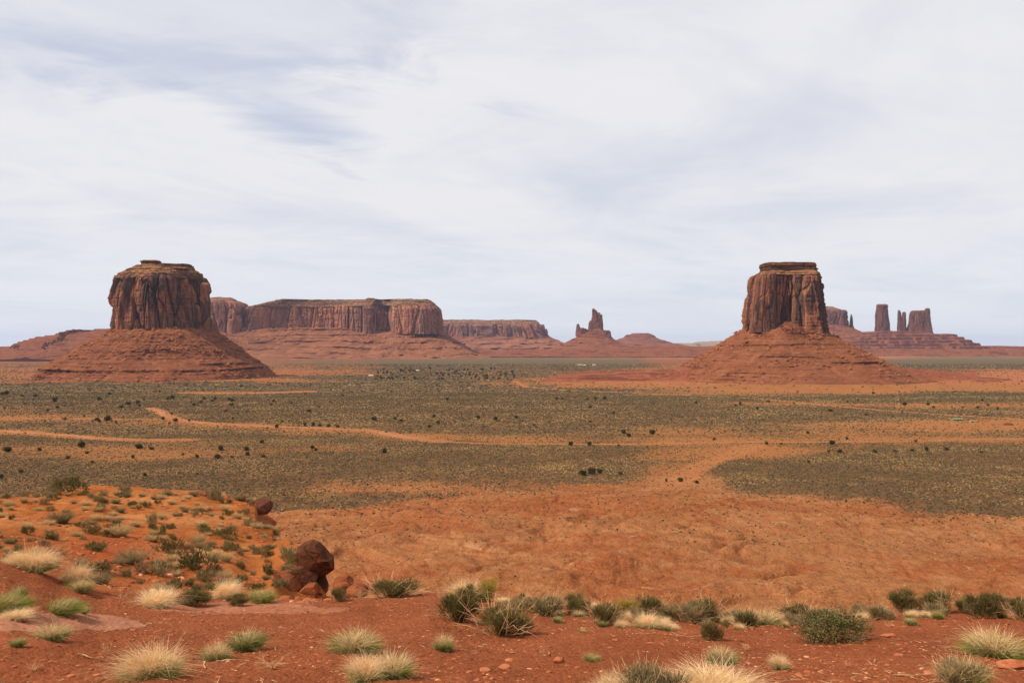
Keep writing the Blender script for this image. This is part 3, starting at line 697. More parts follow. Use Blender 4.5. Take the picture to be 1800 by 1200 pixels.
# --- castle butte
D = 7000.0
b5 = thing('butte', 'cone-shaped butte crowned by thin stepped rock towers, near the middle of the horizon', 'butte')
ring_part('talus_slope', b5, M['talus_dark'], D, [(575, 1046, 1056, 20), (581, 1034, 1064, 70), (590, 1016, 1073, 130), (598, 1000, 1082, 190), (605, 990, 1094, 260), (612, 972, 1116, 360), (618, 940, 1150, 480), (624, 890, 1200, 600)], 600, 90, 41, e=.95, ledge=(22, 1), gully=14, rough=5)
for k, (nm, lv) in enumerate([
    ('tower', [(542, 1040.8, 1044, 6), (545, 1040.5, 1045.5, 12), (560, 1040, 1047, 16), (584, 1038, 1050, 30)]),
    ('tower', [(544, 1044.5, 1047, 6), (547, 1044, 1050, 12), (584, 1043, 1052, 28)]),
    ('tower', [(549, 1049, 1054.5, 8), (552, 1048, 1055, 14), (584, 1046, 1058, 28)]),
    ('tower', [(553, 1054, 1058, 8), (556, 1053, 1058.5, 12), (584, 1051, 1060, 28)]),
    ('tower_shoulder', [(563, 1036.5, 1043, 12), (566, 1034.8, 1045, 20), (586, 1033, 1047, 30)]),
    ('low_tower', [(569.5, 1014, 1017.5, 8), (574, 1013.4, 1019, 14), (592, 1012, 1022, 22)]),
    ('low_tower', [(576, 1018, 1026, 14), (579, 1017, 1033, 22), (592, 1014, 1038, 30)]),
    ('east_ledge', [(580.5, 1059, 1071, 30), (583, 1056, 1073, 44), (592, 1054, 1074, 60)])]):
    ring_part(nm, b5, M['cliff_fa2'], D, lv, 90, 40, 42 + k, e=.75, rough=4, flute=[(18, 90, 3, 4)], top=4, dy=-10)
D = 10500.0
b6 = thing('mesa', 'low rounded stepped red mesa just right of the towered butte on the horizon', 'mesa')
ring_part('slope', b6, M['talus_dark'], D, [(585.5, 1113, 1139, 90), (587.5, 1109, 1145, 130), (588.5, 1102, 1149, 180), (593, 1097, 1153, 230), (596, 1088, 1158, 300), (600, 1080, 1172, 400), (603, 1070, 1180, 500), (609, 1040, 1215, 700)], 360, 70, 51, e=.85, ledge=(24, 1), gully=14, rough=6, top=3)

# --- eastern group
D = 8300.0
b7 = thing('butte', 'small square hazy butte half hidden by the right edge of the tall right-hand butte', 'butte')
ring_part('talus_slope', b7, M['talus_dark'], D, [(570, 1420, 1486, 120), (575, 1410, 1492, 170), (580, 1400, 1503, 230), (587, 1390, 1517, 320), (596, 1370, 1545, 430), (608, 1330, 1600, 600)], 400, 60, 61, ledge=(22, 1), gully=16, rough=6)
ring_part('cliff_wall', b7, M['cliff_fa2'], D, [(545.5, 1428, 1483, 110), (549, 1427, 1485.5, 120), (577, 1424, 1487, 130)], 500, 50, 62, e=.45, flute=[(55, 300, 8, 10), (22, 90, 4, 4)], rough=4, top=4)
ring_part('cap_rock', b7, M['cap_far'], D, [(538.5, 1440, 1462, 50), (540, 1434, 1465, 66), (546, 1430, 1482, 104)], 200, 14, 63, e=.7, rough=5, top=3)
s7 = thing('rock_spire', 'single thin rock spire between the small square butte and the thick round pillar', 'rock spire')
ring_part('spire_shaft', s7, M['cliff_fa2'], D, [(552, 1495.6, 1497.2, 3), (557, 1494.6, 1498.6, 9), (568, 1493.6, 1499.4, 13), (573, 1492.8, 1500, 15), (584, 1488, 1506, 34)], 80, 50, 64, rough=3, flute=[(16, 60, 2, 3)])
D = 8000.0
def ridge(name, parent, mat, D, prof, base_row, fd, bd, step, seed, nx=500, ny=90, rough=4, xs=None):
    """long stepped ridge: prof = skyline (px,row); fd/bd = metres it reaches forward/back"""
    px = np.linspace(prof[0][0], prof[-1][0], nx); top = EYE - (np.interp(px, [p[0] for p in prof], [p[1] for p in prof]) - HR) / F * D
    zb = EYE - (base_row - HR) / F * D; v = np.linspace(-1, 1, ny)
    Vv, PX = np.meshgrid(v, px, indexing='ij')
    X = (PX - 900) / F * D; Y = D + np.where(Vv < 0, Vv * fd, Vv * bd)
    PE = PX + np.abs(Vv) * 60 * fbm(X * .003 + seed, Y * .008, oct=4, seed=seed + 5)
    TP = EYE - (np.interp(PE, [p[0] for p in prof], [p[1] for p in prof]) - HR) / F * D
    w = .22 * fbm(X * .0022 + seed, Y * .002, oct=4, seed=seed)
    t = np.clip(1.12 - np.abs(Vv) * (1.12) + w * np.abs(Vv) * 1.2, 0, 1); t = t / 1.0
    Z = zb + (TP - zb) * ss(0, .85, t) ** .9
    k = Z / step + .3 * fbm(X * .001, Y * .001, oct=2, seed=seed + 1); fr = k - np.floor(k)
    Zt = Z + (ss(.38, .54, fr) - fr) * step * .85
    Z = np.minimum(Zt, TP + 2) * (Z > zb + 2) + np.minimum(Z, zb + 2) * (Z <= zb + 2) 
    Z = Z + rough * fbm(X * .02, Y * .02, oct=4, seed=seed + 2)
    Z[0] = zb - 40; Z[-1] = zb - 40
    return link(name, mesh_np(np.stack([X.ravel(), Y.ravel(), Z.ravel()], 1), quads(ny, nx), name), mat, parent)
rd = thing('rocky_ridge', 'stepped red ridge carrying the far pillar and rock towers at the right horizon', 'ridge')
ridge('ridge_slope', rd, M['talus_dark'], D, [(1440, 612), (1480, 598), (1512, 589), (1523, 584), (1540, 581), (1576, 583), (1600, 585), (1640, 586), (1663, 595), (1676, 602), (1689, 607), (1756, 608), (1768, 611), (1778, 614), (1860, 616), (1900, 620)], 622, 900, 500, 26, 71, nx=700, ny=120, rough=5)
p8 = thing('rock_pillar', 'thick round-topped rock pillar standing alone on the stepped ridge at the right', 'rock pillar')
ring_part('pillar_shaft', p8, M['cliff_fa2'], D, [(534.5, 1543, 1557.5, 30), (537, 1541.3, 1559.3, 42), (540, 1542, 1559, 40), (552, 1540, 1560, 46), (570, 1539.3, 1562.5, 52), (592, 1538, 1566, 60)], 260, 80, 72, e=.7, rough=3, flute=[(26, 200, 4, 6), (10, 50, 2, 2)], top=3)
t8 = thing('rock_spires', 'two slim jagged rock towers joined at the foot, between thick pillar and castle-like block', 'rock spires')
for k, lv in enumerate([[(545, 1579.2, 1581.2, 4), (549, 1578.6, 1583.5, 10), (556, 1578.4, 1585.5, 16), (590, 1577, 1588, 30)], [(548, 1587.2, 1591.4, 8), (551, 1586.4, 1592, 12), (590, 1584, 1594, 30)]]):
    ring_part('spire', t8, M['cliff_fa2'], D, lv, 100, 60, 73 + k, rough=3, flute=[(16, 100, 2.5, 3)], top=4)
c8 = thing('rock_castle', 'wide castle-like rock block with a raised right tower, rightmost formation on the stepped ridge', 'rock formation')
ring_part('main_block', c8, M['cliff_fa2'], D, [(546, 1604, 1626, 50), (549, 1602.5, 1628, 58), (562, 1601, 1631, 66), (575, 1598, 1633, 74), (592, 1596, 1640, 90)], 360, 80, 75, e=.6, rough=4, flute=[(26, 160, 5, 7), (11, 50, 2, 2.5)], top=6)
ring_part('corner_tower', c8, M['cliff_fa2'], D, [(542, 1624, 1629.6, 14), (545, 1622.6, 1630.4, 22), (560, 1622, 1631.4, 30), (580, 1620, 1635, 34)], 110, 50, 76, e=.7, rough=3, flute=[(18, 90, 3, 4)], top=5, dy=-40)
ring_part('side_spire', c8, M['cliff_fa2'], D, [(550.5, 1596.4, 1598.4, 5), (555, 1595.6, 1600.5, 14), (562, 1595.4, 1602, 22), (590, 1594.4, 1606, 34)], 100, 50, 77, rough=3, flute=[(14, 80, 2.5, 3)], top=3, dy=-30)

# --- low stepped ridge at the far left, flat terraces
lr = thing('rocky_ridge', 'low stepped red ridge at the far left edge, running behind the left butte', 'ridge')
ridge('ridge_slope', lr, M['talus_dark'], 5200.0, [(-120, 612), (0, 610.5), (66, 608.5), (67, 607), (83, 604), (89, 601.5), (91, 595.5), (106, 592), (109, 590), (130, 588.5), (140, 584.5), (144, 580), (147, 580), (153, 586), (157, 587), (158, 584.5), (178, 583), (184, 579.5), (260, 579), (330, 600)], 628, 700, 500, 9, 81, nx=900, ny=170, rough=3)
for q, lab in (([(948, 672), (958, 667), (985, 661), (1040, 657.5), (1120, 655), (1190, 650), (1240, 644), (1300, 640)], 'low dark-red rock terrace reaching left from the foot of the right-hand butte'), ([(1540, 648), (1580, 654), (1625, 659), (1690, 663), (1760, 666), (1800, 669)], 'low broken red ledges trailing right from the foot of the right-hand butte')):
    ap = thing('rock_terrace', lab, 'rock terrace'); ridge('terrace_slope', ap, M['terrace'], 2350.0, q, 669.5, 190, 300, 4.6, 85 + len(q), nx=700, ny=110, rough=1.3)
pn = thing('rock_spire', 'tiny free-standing rock knob on the low ridge left of the left butte', 'rock spire')
ring_part('knob', pn, M['cliff_fa2'], 5200.0, [(599, 83.6, 85.4, 3), (602, 83, 86, 5), (610, 82, 88, 8)], 40, 16, 82, rough=2)
te = thing('rock_terrace', 'long low dark-red rock terrace in front of the towered butte', 'rock terrace')
ridge('terrace_slope', te, M['talus_dark'], 6000.0, [(820, 618), (870, 615.5), (980, 613), (1060, 611), (1110, 608), (1180, 609), (1250, 608), (1330, 607)], 626, 420, 500, 9, 83, nx=500, ny=70, rough=2.5)
te2 = thing('rock_terrace', 'long low ledge of dark-red rock at the right edge, below the rock towers', 'rock terrace')
ridge('terrace_slope', te2, M['talus_dark'], 6400.0, [(1380, 618), (1450, 613.5), (1560, 612.5), (1650, 614), (1730, 614.5), (1800, 616), (1900, 618)], 626, 420, 500, 9, 84, nx=500, ny=70, rough=2.5)
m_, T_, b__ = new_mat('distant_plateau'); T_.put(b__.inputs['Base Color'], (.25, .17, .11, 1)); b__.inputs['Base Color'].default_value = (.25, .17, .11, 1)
for D_, prof in ((15000.0, [(1150, 608), (1175, 603.5), (1230, 601), (1290, 599), (1330, 597), (1420, 603), (1440, 610)]), (24000.0, [(1690, 614), (1740, 612), (1800, 611.5), (1900, 610.5), (2000, 612)])):
    o = ridge('distant_plateau', None, m_, D_, prof, 613, 1500, 1500, 60, int(D_), nx=200, ny=40, rough=6); struct(o)

# ---------------------------------------------------------------- sage brush on the plain (past counting)
def clump_mesh(P, size, seed, hscale=.55):
    """low ragged bushes: a crown of spiky triangles around each point"""
    rng = np.random.default_rng(seed); n = len(P); k = 5
    a = rng.uniform(0, 2 * PI, (n, k)) * .15 + np.arange(k)[None] * 2 * PI / k; r = rng.uniform(.65, 1.15, (n, k)) * size[:, None]
    ring = np.stack([P[:, 0:1] + np.cos(a) * r, P[:, 1:2] + np.sin(a) * r, np.repeat(P[:, 2:3], k, 1) - .12 * size[:, None]], -1)
    r2 = r * rng.uniform(.45, .8, (n, k)); a2 = a + rng.uniform(-.3, .3, (n, k)); up = np.stack([P[:, 0:1] + np.cos(a2) * r2, P[:, 1:2] + np.sin(a2) * r2, P[:, 2:3] + size[:, None] * hscale * rng.uniform(.55, 1.25, (n, k))], -1)
    top = P + np.stack([rng.normal(size=n) * .1 * size, rng.normal(size=n) * .1 * size, size * hscale * rng.uniform(.75, 1.2, n)], 1)
    V = np.concatenate([ring, up, top[:, None, :]], 1).reshape(-1, 3); st = 2 * k + 1
    j = np.arange(k); j2 = (j + 1) % k
    base = np.vstack([np.stack([j, j2, k + j2], 1), np.stack([j, k + j2, k + j], 1), np.stack([k + j, k + j2, np.full(k, 2 * k)], 1)])
    Fc = (base[None] + (np.arange(n) * st)[:, None, None]).reshape(-1, 3)
    return V, Fc, np.repeat(rng.random(n), st)
def brush_mat(name, dark, light, straw, k=0.25):
    m, T, b = new_mat(name); t = T.attr('tint'); p = pos(T)
    c = T.mix(T.ramp(t, .1, .75), dark, light)
    sw = T.math('ADD', t, T.math('MULTIPLY', T.math('SUBTRACT', T.noise(T.vmul(p, (.6, 1, 1)), .012, 4, .65), .5), 2.2))
    c = T.mix(T.ramp(sw, 1 - k, 1 - k + .12), c, straw); T.put(b.inputs['Base Color'], c)
    b.inputs['Specular IOR Level'].default_value = .05; return m
def scatter_brush(name, label, d0, d1, sp, s0, s1, seed, mat, dens):
    rng = np.random.default_rng(seed); n = int(.5 * 1.24 * (d1 ** 2 - d0 ** 2) / sp ** 2)
    d = np.sqrt(rng.uniform(d0 ** 2, d1 ** 2, n)); x = rng.uniform(-.62, .62, n) * d; 
    w = dens(x, d); keep = rng.random(n) < w; x, d = x[keep], d[keep]
    z = H(x, d); s = s0 + (s1 - s0) * rng.random(len(x)) ** 1.6
    V, Fc, t = clump_mesh(np.stack([x, d, z], 1), s, seed); o = link(name, mesh_np(V, Fc, name, False, {'tint': t}), mat)
    stuff(o, label, 'brush'); return o
SB = brush_mat('sage_foliage', (.036, .036, .024), (.088, .080, .052), (.31, .25, .13), .15)
def d_ok(x, y): return pxd(x, y)[1] > 420 + 60 * vn(x * .01, y * 0, seed=97)
def dsage(x, y):
    v = veg(x, y) * (1 - .9 * track_mask(x, y)); k = .5 + .5 * fbm(x * .03, y * .03, oct=3, seed=90)
    return np.clip(v * 1.1 - .03 + .3 * (k - .5), .10, 1) * (d_ok(x, y))
scatter_brush('sagebrush', 'grey-green sagebrush covering the nearer half of the valley floor', 400, 900, 1.75, .34, .85, 91, SB, dsage)
scatter_brush('sagebrush', 'fine dark sagebrush cover on the middle distance of the valley floor', 900, 1700, 3.4, .5, 1.45, 92, SB, dsage)
scatter_brush('sagebrush', 'dark brush specks on the far plain between the buttes', 1700, 4000, 12.0, 1.2, 3.2, 96, SB, dsage)
BB = brush_mat('small_scrub', (.075, .070, .040), (.15, .125, .07), (.30, .22, .11), .2)
def dbad(x, y):
    px, d = pxd(x, y); k = fbm(x * .03, y * .03, oct=3, seed=93); return np.clip(.25 + .55 * k, .04, .8) * (1 - .8 * veg(x, y)) * np.where((px > 1480) & (d < 520), 1.8, 1)
scatter_brush('scattered_scrub', 'tiny dark scrub dotted over the bare orange hummocks below the rim', 290, 700, 2.3, .16, .62, 94, BB, dbad)

# ---------------------------------------------------------------- junipers on the plain (each one a thing)
def mat_plain(name, a, b2, scale=8, rough=.9, trans=0.0):
    m, T, b = new_mat(name); p = pos(T); oi = T.new('ShaderNodeObjectInfo').outputs['Random']
    f = T.math('ADD', T.ramp(T.noise(p, scale, 3, .6), .3, .7), T.math('MULTIPLY', T.math('SUBTRACT', oi, .5), .5), clamp=True)
    T.put(b.inputs['Base Color'], T.mix(f, a, b2)); b.inputs['Roughness'].default_value = rough
    return m
M['juniper'] = mat_plain('juniper_foliage', (.036, .042, .018), (.095, .098, .044), 1.2)
M['trunk'] = mat_plain('juniper_bark', (.10, .07, .05), (.18, .13, .09), 5)
def leaf_cloud(seed, n, lobes, leaf, squash=1.0):
    """n small leaf-clump triangles spread through a handful of lobes; unit size"""
    rng = np.random.default_rng(seed); L = np.array(lobes, float); k = rng.choice(len(L), n, p=(L[:, 3] ** 2) / (L[:, 3] ** 2).sum())
    u = rng.normal(size=(n, 3)); u /= np.linalg.norm(u, axis=1, keepdims=True); u *= (rng.random(n) ** .45)[:, None]
    c = L[k, :3] + u * L[k, 3:4] * [1, 1, squash]; c = c[c[:, 2] > 0.02]; n = len(c)
    a = rng.normal(size=(n, 3)); a /= np.linalg.norm(a, axis=1, keepdims=True); b = np.cross(a, rng.normal(size=(n, 3))); b /= np.linalg.norm(b, axis=1, keepdims=True)
    s = leaf * rng.uniform(.6, 1.4, n)[:, None]
    V = np.stack([c - a * s * .6 - b * s * .4, c + a * s * .6 - b * s * .3, c + b * s * .9], 1).reshape(-1, 3)
    return V, np.arange(3 * n).reshape(-1, 3)
def tube(pts, r0, r1, k=5):
    pts = np.array(pts, float); n = len(pts); V = []; tt = np.gradient(pts, axis=0)
    for i in range(n):
        t = tt[i] / (np.linalg.norm(tt[i]) + 1e-9); a = np.cross(t, [.31, .77, .21]); a /= np.linalg.norm(a); b = np.cross(t, a); r = r0 + (r1 - r0) * i / (n - 1)
        for j in range(k): V.append(pts[i] + r * (a * math.cos(2 * PI * j / k) + b * math.sin(2 * PI * j / k)))
    return np.array(V), quads(n, k, True)
def merge(parts):
    Vs, Fs, off = [], [], 0
    for V, Fc in parts: Vs.append(V); Fs.append(Fc + off); off += len(V)
    return np.vstack(Vs), np.vstack(Fs)
JUN = []
for s_i in range(4):
    rng = np.random.default_rng(500 + s_i); lobes = [(rng.uniform(-.4, .4), rng.uniform(-.4, .4), rng.uniform(.35, .95), rng.uniform(.32, .52)) for _ in range(7)]
    t = thing('juniper', '', 'juniper'); V, Fc = leaf_cloud(510 + s_i, 700, lobes, .13)
    link('crown', mesh_np(V, Fc, 'juniper_crown'), M['juniper'], t)
    V, Fc = merge([tube([(0, 0, -.1), (rng.uniform(-.1, .1), 0, .3), (rng.uniform(-.2, .2), rng.uniform(-.2, .2), .8)], .09, .03) for _ in range(3)])
    link('trunk', mesh_np(V, Fc, 'juniper_trunk'), M['trunk'], t); JUN.append(t)
used = [False] * 4
rj = random.Random(9)
def put(protos, used, i, loc, rz, sc, label, group, cat=None):
    if not used[i]:
        used[i] = True; o = protos[i]; o.location = loc; o.rotation_euler = (0, 0, rz); o.scale = sc; o['label'] = label
        if group: o['group'] = group
        if cat: o['category'] = cat
        return o
    o = dup(protos[i], loc, rz, sc, label, group, cat)
    if not group and 'group' in o: del o['group']
    return o
def floor_d(px, row):
    d = EYE * F / (row - HR)
    for _ in range(4): d = (EYE - H((px - 900) / F * d, d)) * F / (row - HR)
    return d
def juniper(px, row, wpx, label, group=None, hs=1.0):
    d = floor_d(px, row); x = (px - 900) / F * d; w = wpx / F * d / 1.25
    put(JUN, used, rj.randrange(4), (x, d, H(x, d)), rj.uniform(0, 6.28), (w * rj.uniform(.85, 1.15), w * rj.uniform(.85, 1.15), w * hs * rj.uniform(.75, 1.05)), label, group)
NAMED = [(1025, 835, 12, 'round juniper at the left end of the row of three on the sage flat'), (1042, 833, 13, 'largest juniper in the middle of the row of three on the sage flat'), (1053, 831, 9, 'juniper at the right end of the row of three on the sage flat'),
 (1090, 834, 7, 'small lone juniper right of the row of three'), (12, 794, 14, 'dark juniper bush at the left edge above the wash'), (674, 796, 10, 'lone dark juniper left of centre below the sandy wash'),
 (256, 836, 8, 'small dark juniper alone on the brown flat above the spur'), (1096, 762, 10, 'dark juniper above the pale road right of centre'), (1463, 781, 9, 'dark juniper just below the pale road at the right'),
 (1610, 776, 5, 'slim lollipop-shaped juniper standing on the pale road at the right'), (1421, 813, 6, 'small juniper alone in the sage right of the pale wash'), (1664, 791, 8, 'rightmost juniper of the row below the pale road'),
 (1195, 846, 9, 'pointed juniper where the wash reaches the orange ground'), (1225, 849, 8, 'round juniper right of the pointed one beside the wash'), (1172, 846, 6, 'small juniper left of the pointed one beside the wash'),
 (382, 805, 11, 'dark juniper on the sage flat below the left butte'), (390, 791, 10, 'juniper above the dark one on the sage flat below the left butte'), (243, 788, 11, 'juniper in the pale strip below the left wash')]
for q in NAMED: juniper(q[0], q[1], q[2], q[3])
G = 'junipers dotted over the valley floor'; nj = 0
spots = [(142, 786, 12), (70, 792, 8), (154, 797, 7), (120, 806, 7), (163, 813, 6), (267, 790, 7), (548, 788, 8), (556, 792, 7), (487, 752, 9), (535, 748, 7), (552, 748, 7), (563, 749, 6), (578, 750, 8), (594, 751, 7),
 (695, 737, 6), (706, 741, 6), (658, 739, 8), (770, 744, 7), (754, 751, 6), (840, 735, 8), (870, 738, 7), (763, 733, 6), (908, 735, 6), (938, 748, 5), (1037, 717, 5), (978, 702, 6), (988, 702, 5), (1063, 702, 8), (1047, 702, 6), (1034, 703, 4),
 (786, 703, 5), (1037, 742, 5), (1078, 727, 6), (1146, 763, 9), (1105, 767, 8), (1004, 783, 9), (1036, 783, 8), (1088, 784, 5), (1256, 773, 6), (1347, 781, 6), (1373, 781, 5), (1420, 762, 5), (1488, 772, 7), (1456, 794, 5), (1475, 795, 8), (1538, 795, 7), (1572, 794, 5), (1602, 793, 7), (1630, 792, 8), (1724, 795, 5),
 (1460, 723, 7), (1332, 719, 6), (1590, 712, 7), (1630, 712, 6), (1640, 717, 5), (1692, 717, 5), (1718, 717, 5), (1301, 712, 5), (1534, 692, 5), (1727, 704, 5), (1489, 707, 4), (1522, 730, 5),
 (97, 704, 8), (97, 706, 6), (170, 739, 7), (188, 740, 12), (175, 742, 6), (115, 738, 5), (213, 717, 8), (226, 711, 8), (242, 709, 7), (175, 703, 8), (296, 702, 6), (304, 701, 7), (341, 713, 6), (378, 702, 6), (408, 705, 6), (403, 703, 5), (407, 713, 7), (358, 702, 5), (477, 712, 5), (481, 706, 5), (543, 724, 8), (536, 693, 4), (425, 680, 5), (280, 689, 4), (62, 697, 6), (40, 697, 5), (12, 693, 7), (286, 737, 6), (308, 741, 8), (204, 744, 6), (460, 779, 8), (433, 791, 8), (434, 800, 8), (233, 805, 6), (347, 804, 7), (408, 804, 5), (322, 800, 5), (348, 834, 5), (463, 803, 6), (37, 830, 8), (3, 840, 8), (76, 844, 0)]
for (a, b, w) in spots:
    if w: juniper(a, b, w, 'small dark juniper dotted on the sage flats of the valley floor', G); nj += 1
rr_ = np.random.default_rng(12)
def rand_jun(n, p0, p1, r0, r1, w0, w1, lab, grp):
    for _ in range(n): juniper(rr_.uniform(p0, p1), rr_.uniform(r0, r1), rr_.uniform(w0, w1), lab, grp)
rand_jun(135, 655, 905, 648.5, 668, 2.4, 4.6, 'tiny dark juniper in the thicket below the long mesa', 'junipers in the thicket below the long mesa')
rand_jun(25, 0, 620, 692, 745, 3, 6, 'small dark juniper dotted on the sage flats of the valley floor', G)
rand_jun(12, 1200, 1790, 700, 725, 3, 5, 'small dark juniper dotted on the sage flats of the valley floor', G)

# ---------------------------------------------------------------- foreground plants
def ribbons(B, Dr, Ln, Wd, bend, seed, seg=3):
    """curved blades: base, unit direction, length, width, outward bend"""
    rng = np.random.default_rng(seed); n = len(B); side = np.cross(Dr, rng.normal(size=(n, 3))); side /= np.linalg.norm(side, axis=1, keepdims=True)
    out = Dr * [1, 1, 0]; out /= (np.linalg.norm(out, axis=1, keepdims=True) + 1e-6); Vs = []
    for i in range(seg + 1):
        t = i / seg; c = B + Dr * (Ln * t)[:, None] + (out * bend[:, None] - np.array([0, 0, .45]) * bend[:, None]) * (Ln * t * t)[:, None]
        w = (Wd * (1 - .85 * t))[:, None] * .5; Vs += [c - side * w, c + side * w]
    V = np.stack(Vs, 1).reshape(-1, 3); st = 2 * (seg + 1); f = np.array([[2 * i, 2 * i + 1, 2 * i + 3, 2 * i + 2] for i in range(seg)])
    return V, (f[None] + (np.arange(n) * st)[:, None, None]).reshape(-1, 4)
def blades(n, seed, rad, hgt, spread, w, lean=(0, 0), bend=.25, hv=.3, zmin=0, jit=.35):
    rng = np.random.default_rng(seed); a = rng.uniform(0, 2 * PI, n); r = rad * np.sqrt(rng.random(n)); B = np.stack([np.cos(a) * r, np.sin(a) * r, zmin * rng.uniform(.1, 1, n) - .02], 1)
    o = r / rad * spread; Dr = np.stack([np.cos(a) * o + rng.normal(size=n) * jit * spread + lean[0], np.sin(a) * o + rng.normal(size=n) * jit * spread + lean[1], np.ones(n)], 1); Dr /= np.linalg.norm(Dr, axis=1, keepdims=True)
    Ln = hgt * rng.uniform(1 - hv, 1 + hv * .35, n); return ribbons(B, Dr, Ln, w * rng.uniform(.6, 1.3, n), bend * rng.uniform(.2, 1.4, n), seed + 1)
def foliage_mat(name, a, b2, root, zt=.25):
    m, T, b = new_mat(name); p = pos(T); oi = T.new('ShaderNodeObjectInfo').outputs['Random']
    f = T.math('ADD', T.ramp(T.noise(p, 18, 3, .7), .3, .7), T.math('MULTIPLY', T.math('SUBTRACT', oi, .5), .6), clamp=True)
    T.put(b.inputs['Base Color'], T.mix(f, a, b2)); b.inputs['Roughness'].default_value = .85
    tr = T.new('ShaderNodeBsdfTranslucent'); T.put(tr.inputs['Color'], T.mix(f, a, b2)); mx = T.new('ShaderNodeMixShader'); mx.inputs[0].default_value = .25
    out = next(n for n in T.n if n.type == 'OUTPUT_MATERIAL'); T.l.new(b.outputs[0], mx.inputs[1]); T.l.new(tr.outputs[0], mx.inputs[2]); T.l.new(mx.outputs[0], out.inputs['Surface'])
    return m
M['dry'] = foliage_mat('dry_grass', (.62, .50, .33), (.88, .76, .56), 0)
M['dry_pale'] = foliage_mat('pale_dry_grass', (.66, .57, .39), (.90, .82, .62), 0)
M['green'] = foliage_mat('green_grass', (.12, .17, .045), (.31, .36, .11), 0)
M['dkgreen'] = foliage_mat('dark_shrub_green', (.075, .074, .034), (.22, .20, .095), 0)
M['greyg'] = foliage_mat('grey_sage_green', (.16, .15, .09), (.33, .29, .18), 0)
M['yellow'] = foliage_mat('yellow_green', (.28, .25, .05), (.42, .36, .10), 0)
M['leaf'] = foliage_mat('small_blue_green_leaf', (.09, .105, .05), (.24, .25, .13), 0)
M['tuft'] = foliage_mat('faded_tuft', (.36, .31, .18), (.60, .50, .31), 0)
M['twig'] = foliage_mat('bleached_twig', (.46, .34, .21), (.66, .53, .36), 0)
M['deadtwig'] = foliage_mat('brown_twig', (.20, .13, .08), (.36, .25, .16), 0)
def mk(name, cat, parts):
    t = thing(name, '', cat)
    for pn_, (V, Fc), mt in parts: link(pn_, mesh_np(V, Fc, pn_), mt, t)
    return t
# unit tussock: about 1 wide, 0.75 high
def shift(m, dx, dy): V, Fc = m; return V + [dx, dy, 0], Fc
def tussock(s, dry=1500, green=1100, gh=.42, dh=.72, pale=False, lean=(0, 0), sp=.75, br=.30):
    rng = np.random.default_rng(s); gp, dp = [], []; nb = 5
    for k in range(nb):
        a = k * 2 * PI / nb + rng.uniform(-.5, .5); rr = rng.uniform(.08, .24); dx, dy = math.cos(a) * rr, math.sin(a) * rr * .9
        ln = (lean[0] + dx * 1.6 + rng.normal() * .26, lean[1] + dy * 1.6 + rng.normal() * .14); hh = rng.uniform(.72, 1.12); b = br * rng.uniform(.42, .66); g = green // nb; q = int(dry / nb * rng.uniform(.4, 1.1))
        gp.append(shift(blades(g, s + k * 10, b, gh * hh, sp * 1.0, .011, ln, .4, .65), dx, dy)); gp.append(shift(blades(int(g * .7), s + k * 10 + 1, b * 1.4, gh * .78, sp * 1.35, .011, ln, .4, .6), dx, dy))
        dp.append(shift(blades(q, s + k * 10 + 5, b * 1.4, dh * .66 * hh, sp * .75, .0064, ln, .35, .6, dh * .34, .7), dx * 1.0, dy * 1.0)); dp.append(shift(blades(q // 2, s + k * 10 + 6, b * 1.2, dh * .6 * hh, sp, .0058, ln, 1.2, .6, dh * .34, .8), dx, dy))
        dp.append(shift(blades(q // 14, s + k * 10 + 7, b * 1.2, dh * .6, sp * 1.4, .006, ln, 1.1, .6, 0, .5), dx, dy))
    return mk('grass_tussock', 'grass tussock', [('green_blades', merge(gp), M['green']), ('dry_blades', merge(dp), M['dry_pale' if pale else 'dry'])])
TUS = [tussock(600, 1250, 2200, .46, .72), tussock(610, 1900, 1500, .40, .78), tussock(620, 800, 2800, .52, .68), tussock(630, 2700, 500, .30, .72, True), tussock(640, 600, 2300, .56, .66, lean=(.5, .1))]
# indexes: 0 normal, 1 blond, 2 greener, 3 pale big, 4 wind-leaning green
def twigs(n, seed, rad, hgt, spread, r, fork=2, up=.6):
    rng = np.random.default_rng(seed); parts = []
    for i in range(n):
        a = rng.uniform(0, 6.28); q = rng.random() ** .5 * rad; p0 = np.array([math.cos(a) * q, math.sin(a) * q, -.02]); d_ = np.array([math.cos(a) * spread * rng.uniform(.3, 1.3), math.sin(a) * spread * rng.uniform(.3, 1.3), up + rng.random() * .5]); d_ /= np.linalg.norm(d_)
        L = hgt * rng.uniform(.6, 1.15); pts = [p0]; 
        for j in range(4): d_ = d_ + rng.normal(size=3) * .22; d_ /= np.linalg.norm(d_); pts.append(pts[-1] + d_ * L / 4)
        parts.append(tube(pts, r, r * .35, 4))
        for f in range(fork):
            b0 = pts[rng.integers(1, 4)]; dd = d_ + rng.normal(size=3) * .7; dd[2] = abs(dd[2]) * .8; dd /= np.linalg.norm(dd)
            parts.append(tube([b0, b0 + dd * L * .2 + rng.normal(size=3) * .01, b0 + dd * L * .42], r * .55, r * .2, 3))
    return merge(parts)
